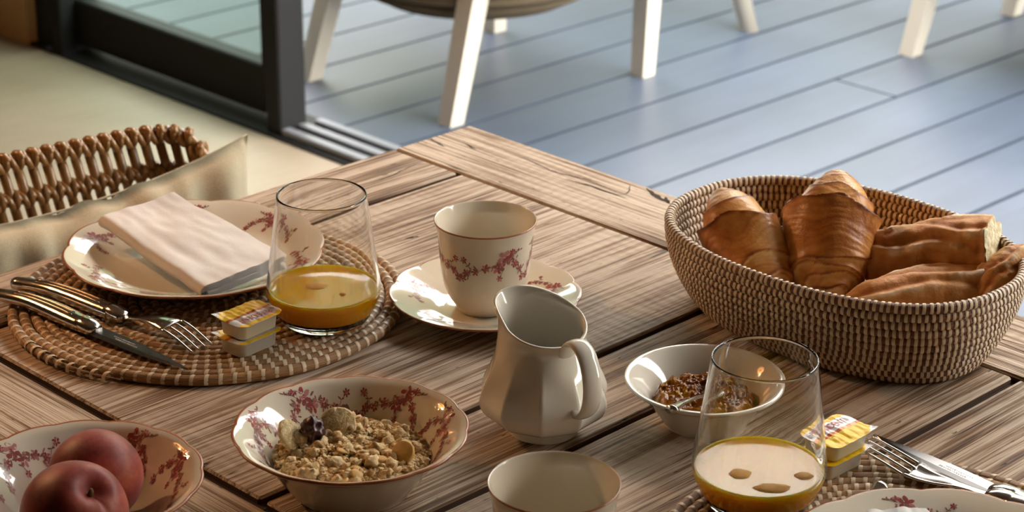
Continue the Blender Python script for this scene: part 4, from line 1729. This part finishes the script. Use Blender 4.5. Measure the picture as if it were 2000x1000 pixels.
# ------------------------------------------------------------------ nectarines
def make_nectarine(label, x, y, z, r, tilt, az, seed):
    t = thing('nectarine', label, 'fruit', (x, y, z), 0, 'nectarines in the bowl')
    V, F = [], []
    nu, nv = 56, 40
    Rm = Matrix.Rotation(az, 3, 'Z') @ Matrix.Rotation(tilt, 3, 'Y')
    for i in range(nv + 1):
        ph = PI * i / nv
        for j in range(nu):
            th = 2 * PI * j / nu
            rr = r * (1 - 0.26 * math.exp(-(ph / 0.26) ** 2) + 0.035 * math.exp(-((ph - 0.55) / 0.3) ** 2) + 0.05 * math.exp(-((PI - ph) / 0.2) ** 2))
            d = (th + PI) % (2 * PI) - PI
            rr *= 1 - 0.035 * math.exp(-(d / 0.13) ** 2) * math.sin(ph) ** 0.5
            rr *= 1 + 0.012 * fnoise((math.cos(th) * math.sin(ph) * 1.4, math.sin(th) * math.sin(ph) * 1.4, math.cos(ph) + seed))
            V.append(Rm @ Vector((rr * math.sin(ph) * math.cos(th), rr * math.sin(ph) * math.sin(th), rr * math.cos(ph) * 0.97)))
    for i in range(nv):
        for j in range(nu):
            F.append((i * nu + j, (i + 1) * nu + j, (i + 1) * nu + (j + 1) % nu, i * nu + (j + 1) % nu))
    link('skin', mesh('skin', V, F, [M['nectarine']]), t)
    pts = [Rm @ Vector((0.0012 * math.sin(k), 0, r * (0.66 + 0.055 * k))) for k in range(5)]
    tube('stalk', pts, [0.0030, 0.0024, 0.0018, 0.0017, 0.0010], M['stem'], t, 7, (1, 0, 0))
    return t


make_nectarine('dark red nectarine at the back of the fruit bowl', -0.2735, 1.2790, TOP + 0.0375, 0.0315, math.radians(75), math.radians(100), 1.0)
make_nectarine('red nectarine in front with its stalk hollow showing', -0.2760, 1.2200, TOP + 0.0420, 0.0345, math.radians(38), math.radians(-38), 6.0)

# ------------------------------------------------------------------ jam
jv, jf = [], []
nr, na = 40, 110
jo = thing('jam', 'glossy orange jam with fruit pieces in the white bowl', 'jam', (JAM[0], JAM[1], TOP))
for i in range(nr + 1):
    f = i / nr
    for j in range(na):
        a = 2 * PI * j / na
        R_ = 0.0368 * (1 + 0.06 * fnoise((math.cos(a) * 2, math.sin(a) * 2, 0)))
        x, y = R_ * f * math.cos(a) - 0.001, R_ * f * math.sin(a)
        z = 0.0225 + 0.0035 * (1 - f * f) + 0.0040 * fnoise((x * 150, y * 150, 0)) + 0.0024 * fnoise((x * 380, y * 380, 4))
        if f > 0.86:
            z -= (f - 0.86) / 0.14 * 0.006
        jv.append((x, y, z))
for i in range(nr):
    for j in range(na):
        jf.append((i * na + j, (i + 1) * na + j, (i + 1) * na + (j + 1) % na, i * na + (j + 1) % na))
n0 = len(jv)
for i, (f, z) in enumerate(((0.88, 0.0135), (0.7, 0.0095), (0.02, 0.0062))):
    for j in range(na):
        a = 2 * PI * j / na
        jv.append((0.0372 * f * math.cos(a), 0.0372 * f * math.sin(a), z))
for r in range(3):
    a_ = nr * na if r == 0 else n0 + (r - 1) * na
    b_ = n0 + r * na
    for j in range(na):
        jf.append((a_ + j, b_ + j, b_ + (j + 1) % na, a_ + (j + 1) % na))
link('fruit_jelly', mesh('fruit_jelly', jv, jf, [M['jam']]), jo)

# ------------------------------------------------------------------ granola
def lump(rnd, c, r, sub, rough, squash=0.75):
    bm = bmesh.new()
    bmesh.ops.create_icosphere(bm, subdivisions=sub, radius=1.0)
    sd = rnd.uniform(0, 100)
    Rm = Matrix.Rotation(rnd.uniform(0, 6), 3, 'Z') @ Matrix.Rotation(rnd.uniform(-0.7, 0.7), 3, 'X')
    sx, sy = rnd.uniform(0.75, 1.3), rnd.uniform(0.75, 1.2)
    V = []
    for v in bm.verts:
        p = v.co
        k = 1 + rough * noise.noise(p * 1.6 + Vector((sd, 0, 0))) + rough * 0.5 * noise.noise(p * 3.7 + Vector((0, sd, 0)))
        V.append(Vector(c) + Rm @ Vector((p.x * k * sx * r, p.y * k * sy * r, p.z * k * squash * r)))
    F = [tuple(v.index for v in f.verts) for f in bm.faces]
    bm.free()
    return V, F


rnd = random.Random(5)


def heap(x, y):
    d = math.hypot(x, y)
    return 0.0255 + 0.0050 * max(0, 1 - (d / 0.05) ** 2) + 0.0035 * fnoise((x * 55, y * 55, 1)) - 0.0035 * max(0, (d - 0.046) / 0.012)


go = thing('granola', 'crunchy golden granola heaped in the flowered bowl', 'granola', (MUE[0], MUE[1], TOP))
parts = []
hv, hf = [], []
for i in range(17):
    for j in range(40):
        f, a = i / 16, 2 * PI * j / 40
        x, y = 0.0535 * f * math.cos(a), 0.0535 * f * math.sin(a)
        hv.append((x, y, heap(x, y) - 0.0025))
for i in range(16):
    for j in range(40):
        hf.append((i * 40 + j, (i + 1) * 40 + j, (i + 1) * 40 + (j + 1) % 40, i * 40 + (j + 1) % 40))
parts.append((hv, hf))
for k in range(2600):
    a, d = rnd.uniform(0, 2 * PI), 0.0530 * math.sqrt(rnd.random())
    x, y = d * math.cos(a), d * math.sin(a)
    r = rnd.choice((0.0010, 0.0014, 0.0018, 0.0022, 0.0028)) * rnd.uniform(0.8, 1.2)
    parts.append(lump(rnd, (x, y, heap(x, y) + rnd.uniform(-0.001, 0.0018)), r, 1, 0.55, rnd.choice((0.35, 0.7, 0.8))))
V, F = join_geo(parts)
so = link('oat_flakes', mesh('oat_flakes', V, F, [M['oats']], smooth=False), go)
so['kind'] = 'stuff'
for k in range(70):
    a, d = rnd.uniform(0, 2 * PI), 0.048 * math.sqrt(rnd.random())
    x, y = d * math.cos(a), d * math.sin(a)
    V, F = lump(rnd, (x, y, heap(x, y) + 0.0018), rnd.uniform(0.0032, 0.0056), 2, 0.75, 0.8)
    link('oat_cluster', mesh('oat_cluster', V, F, [M['oats']]), go)
for k in range(16):
    a, d = rnd.uniform(0, 2 * PI), 0.046 * math.sqrt(rnd.random())
    x, y = d * math.cos(a), d * math.sin(a)
    V, F = lump(rnd, (x, y, heap(x, y) + 0.003), rnd.uniform(0.0035, 0.005), 2, 0.4, 0.22)
    link('corn_flake', mesh('corn_flake', V, F, [M['flake']]), go)


def chip(label, x, y, z, r, rot, m, name='banana_chip', cat='banana chip', group='banana chips in the granola'):
    t = thing(name, label, cat, (MUE[0] + x, MUE[1] + y, TOP + z), 0, group)
    t.rotation_euler = rot
    V, F = [], []
    n = 28
    for (f, h) in ((0.02, -0.0016), (0.9, -0.0019), (1.0, -0.0008), (1.0, 0.0008), (0.9, 0.0019), (0.02, 0.0014)):
        for j in range(n):
            a = 2 * PI * j / n
            k = r * f * (1 + 0.08 * fnoise((math.cos(a) * 1.7 + x * 90, math.sin(a) * 1.7, 0)))
            V.append((k * math.cos(a), k * math.sin(a), h + 0.0007 * fnoise((k * math.cos(a) * 300, k * math.sin(a) * 300, 0))))
    for i in range(5):
        for j in range(n):
            F.append((i * n + j, i * n + (j + 1) % n, (i + 1) * n + (j + 1) % n, (i + 1) * n + j))
    F.append(tuple(range(n - 1, -1, -1))); F.append(tuple(5 * n + j for j in range(n)))
    link('chip_disc', mesh('chip_disc', V, F, [m]), t)


chip('round banana chip standing upright at the back of the granola', -0.011, 0.022, 0.036, 0.0128, (1.05, 0.15, 0.1), M['banana'])
chip('banana chip leaning against the left wall of the granola bowl', -0.042, 0.006, 0.036, 0.0118, (0.95, 0.4, 0.9), M['banana'])
chip('small curled chip at the right side of the granola', 0.036, -0.012, 0.033, 0.0085, (0.8, 0.2, -0.7), M['flake'])
fo = thing('dried_fruit', 'dark dried fruit lump beside the upright banana chip', 'dried fruit', (MUE[0] - 0.0275, MUE[1] + 0.014, TOP + 0.0355))
V, F = lump(rnd, (0, 0, 0), 0.0085, 4, 0.45, 1.1)
V = [v * (1 + 0.10 * noise.noise(v * 420)) for v in V]
link('fruit_flesh', mesh('fruit_flesh', V, F, [M['raisin']]), fo)

# ------------------------------------------------------------------ rattan chair and its cushion
CH = W(1.0, 1.60, 0.0)
CYAW = R45 - math.radians(10)
chair = thing('rattan_chair', 'brown rattan armchair with braided back at the table edge', 'chair', CH, CYAW)
ZT = 0.735


def rail_path():
    pts = []
    hx, yb, rc = 0.240, 0.185, 0.060
    pts.append((hx, -0.20))
    for i in range(6):
        pts.append((hx, -0.17 + (yb - rc + 0.17) * i / 5))
    for i in range(1, 6):
        a = PI / 2 * i / 5
        pts.append((hx - rc + rc * math.cos(a), yb - rc + rc * math.sin(a)))
    for i in range(1, 14):
        pts.append((hx - rc - (2 * (hx - rc)) * i / 13, yb))
    for i in range(1, 6):
        a = PI / 2 + PI / 2 * i / 5
        pts.append((-hx + rc + rc * math.cos(a), yb - rc + rc * math.sin(a)))
    for i in range(1, 6):
        pts.append((-hx, yb - rc - (yb - rc + 0.2) * i / 5))
    return [Vector((x, y, 0)) for x, y in pts]


def resample(P, step):
    out, acc, nxt = [], 0.0, 0.0
    for a, b in zip(P[:-1], P[1:]):
        l = (b - a).length
        while nxt <= acc + l:
            out.append((a.lerp(b, (nxt - acc) / l), (b - a).normalized()))
            nxt += step
        acc += l
    return out


RP = rail_path()


def topz(p):
    return ZT - min(0.16, 1.6 * max(0, 0.165 - p.y) ** 1.15)


fine = resample(RP, 0.01)
railp = [Vector((p.x, p.y, topz(p))) for p, t in fine]
tube('top_rail', railp, 0.0060, M['rattan'], chair, 10)
tube('mid_rail', [Vector((p.x, p.y, p.z - 0.040)) for p in railp], 0.0060, M['rattan'], chair, 8)


def helix(r, turns, length, strand, m, name, ph=0.0, n=26):
    pts = [(length * (i / n - 0.5), r * math.cos(ph + 2 * PI * turns * i / n), r * math.sin(ph + 2 * PI * turns * i / n)) for i in range(n + 1)]
    V, F, UV = tube_geo(pts, strand, 7)
    return V, F


v1 = helix(0.0070, 1.15, 0.013, 0.0038, None, '', 0.3)
v2 = helix(0.0068, -1.15, 0.013, 0.0036, None, '', 1.6)
Vw, Fw = join_geo([v1, v2])
me_wrap = mesh('wrap', Vw, Fw, [M['rattan']])
v1 = helix(0.0066, 1.2, 0.011, 0.0040, None, '', 0.0)
v2 = helix(0.0068, -1.2, 0.012, 0.0038, None, '', 2.2)
Vw, Fw = join_geo([v1, v2])
me_knot = mesh('knot', Vw, Fw, [M['rattan']])
STEP = 0.0152
for i, (p, tg) in enumerate(resample(RP, STEP)):
    z = topz(p)
    nrm = Vector((tg.y, -tg.x, 0))
    sh = tg * (-0.22)
    if p.y < -0.15:
        continue
    a = math.atan2(tg.y, tg.x)
    o = link('wrap', me_wrap, chair, (p.x, p.y, z), (0.0, 0.25, a))
    o2 = link('knot', me_knot, chair, tuple(Vector((p.x, p.y, z - 0.040)) + sh * 0.040), (0.0, 0.25, a))
    pts = [Vector((p.x, p.y, z - d)) + sh * d for d in (-0.002, 0.05, 0.12, 0.2, z - 0.43)]
    tube('rod', pts, 0.0052, M['rattan'], chair, 8, (1, 0, 0))
link('seat', box_mesh('seat', -0.26, 0.26, -0.26, 0.19, 0.395, 0.43, M['rattan'], 0.01, 2), chair)
for sx, sy in ((-0.23, -0.22), (0.23, -0.22), (-0.23, 0.16), (0.23, 0.16)):
    tube('leg', [(sx * 1.04, sy * 1.04, 0), (sx, sy, 0.40)], 0.016, M['rattan'], chair, 10, (1, 0, 0))


def make_cushion():
    """a limp linen cushion leaning on the chair back; corners pulled out to points"""
    t = thing('cushion', 'beige linen cushion leaning against the rattan chair back', 'cushion', CH, CYAW)
    nu, nv = 72, 44
    V, F = [], []
    Wd, Ht = 0.255, 0.165          # half sizes
    for side in (1, -1):
        for i in range(nu + 1):
            for j in range(nv + 1):
                u, v = -1 + 2 * i / nu, -1 + 2 * j / nv
                e = max(abs(u), abs(v))
                # sides drawn in, corners left standing out
                x = Wd * u * (1 - 0.10 * (1 - v * v))
                z = Ht * v * (1 - (0.22 if v > 0 else 0.1) * (1 - u * u))
                puff = ((1 - abs(u) ** 6) * (1 - abs(v) ** 5)) ** 0.5
                y = side * (0.058 * puff + 0.0015)
                fold = (0.0050 * math.sin(u * 30 + 1.6 * math.sin(v * 3) + 2 * fnoise((u * 3, 0, 0))) + 0.009 * fnoise((u * 8, v * 1.2, 2))) * max(0, v + 0.3) ** 0.7 * puff
                y += side * fold + 0.004 * fnoise((u * 3, v * 3, side))
                V.append((x, y, z + 0.006 * fnoise((u * 9, v * 2, 5)) * max(0, v) * (1 - u * u)))
    n1 = (nu + 1) * (nv + 1)
    for side in (0, 1):
        for i in range(nu):
            for j in range(nv):
                a = side * n1 + i * (nv + 1) + j
                q = (a, a + nv + 1, a + nv + 2, a + 1)
                F.append(q if side else tuple(reversed(q)))
    for i in range(nu):
        for j in (0, nv):
            a = i * (nv + 1) + j
            q = (a, a + nv + 1, n1 + a + nv + 1, n1 + a)
            F.append(q if j else tuple(reversed(q)))
    for j in range(nv):
        for i in (0, nu):
            a = i * (nv + 1) + j
            q = (a, a + 1, n1 + a + 1, n1 + a)
            F.append(q if i == 0 else tuple(reversed(q)))
    o = link('cover', mesh('cover', V, F, [M['linen']]), t)
    o.matrix_local = Matrix.Translation((0.012, 0.062, 0.585)) @ Matrix.Rotation(math.radians(-16), 4, 'X')
    # seam along the edge
    pts = []
    for i in range(nu + 1):
        u = -1 + 2 * i / nu
        pts.append(Vector((Wd * u, 0, Ht * (1 - 0.22 * (1 - u * u)))))
    tube('seam', pts, 0.0011, M['linen'], o, 6)
    return t


make_cushion()

# ------------------------------------------------------------------ warm pendant lamp over the left of the room
LP = Vector((-1.30, 2.20, 1.72))
lamp = thing('pendant_lamp', 'brass pendant lamp with small warm bulbs above the left of the room', 'lamp', LP)
tube('cord', [(0, 0, 0.10), (0, 0, CEIL - LP.z)], 0.004, M['brass'], lamp, 8, (1, 0, 0))
lathe('hub', [(0.01, 0.12), (0.04, 0.10), (0.05, 0.05), (0.03, 0.02), (0.01, 0.01)], [M['brass']], lamp, 24)
lathe('shade', [(0.05, 0.16), (0.13, 0.15), (0.17, 0.11), (0.18, 0.05), (0.17, 0.0), (0.165, 0.0), (0.175, 0.05), (0.165, 0.105), (0.12, 0.145), (0.05, 0.155)], [M['shade']], lamp, 40, None, None, False)
bme = bmesh.new()
bmesh.ops.create_icosphere(bme, subdivisions=2, radius=0.008)
bulb_me = bpy.data.meshes.new('bulb')
bme.to_mesh(bulb_me)
bme.free()
bulb_me.materials.append(M['bulb'])
for k in range(11):
    a = 2 * PI * k / 11 + 0.2
    r = 0.30 if k % 2 else 0.19
    e = (r * math.cos(a), r * math.sin(a), -0.07 + 0.09 * (k % 3))
    tube('arm', [(0.02 * math.cos(a), 0.02 * math.sin(a), 0.05), (e[0], e[1], e[2] + 0.013)], 0.004, M['brass'], lamp, 6, (0, 0, 1))
    link('bulb', bulb_me, lamp, e)
ld = bpy.data.lights.new('lamp_glow', 'POINT')
ld.energy = 27
ld.color = (1.0, 0.62, 0.32)
ld.shadow_soft_size = 0.02
lo = bpy.data.objects.new('lamp_glow', ld)
col.objects.link(lo)
lo.parent = lamp
lo.location = (0, 0, -0.12)
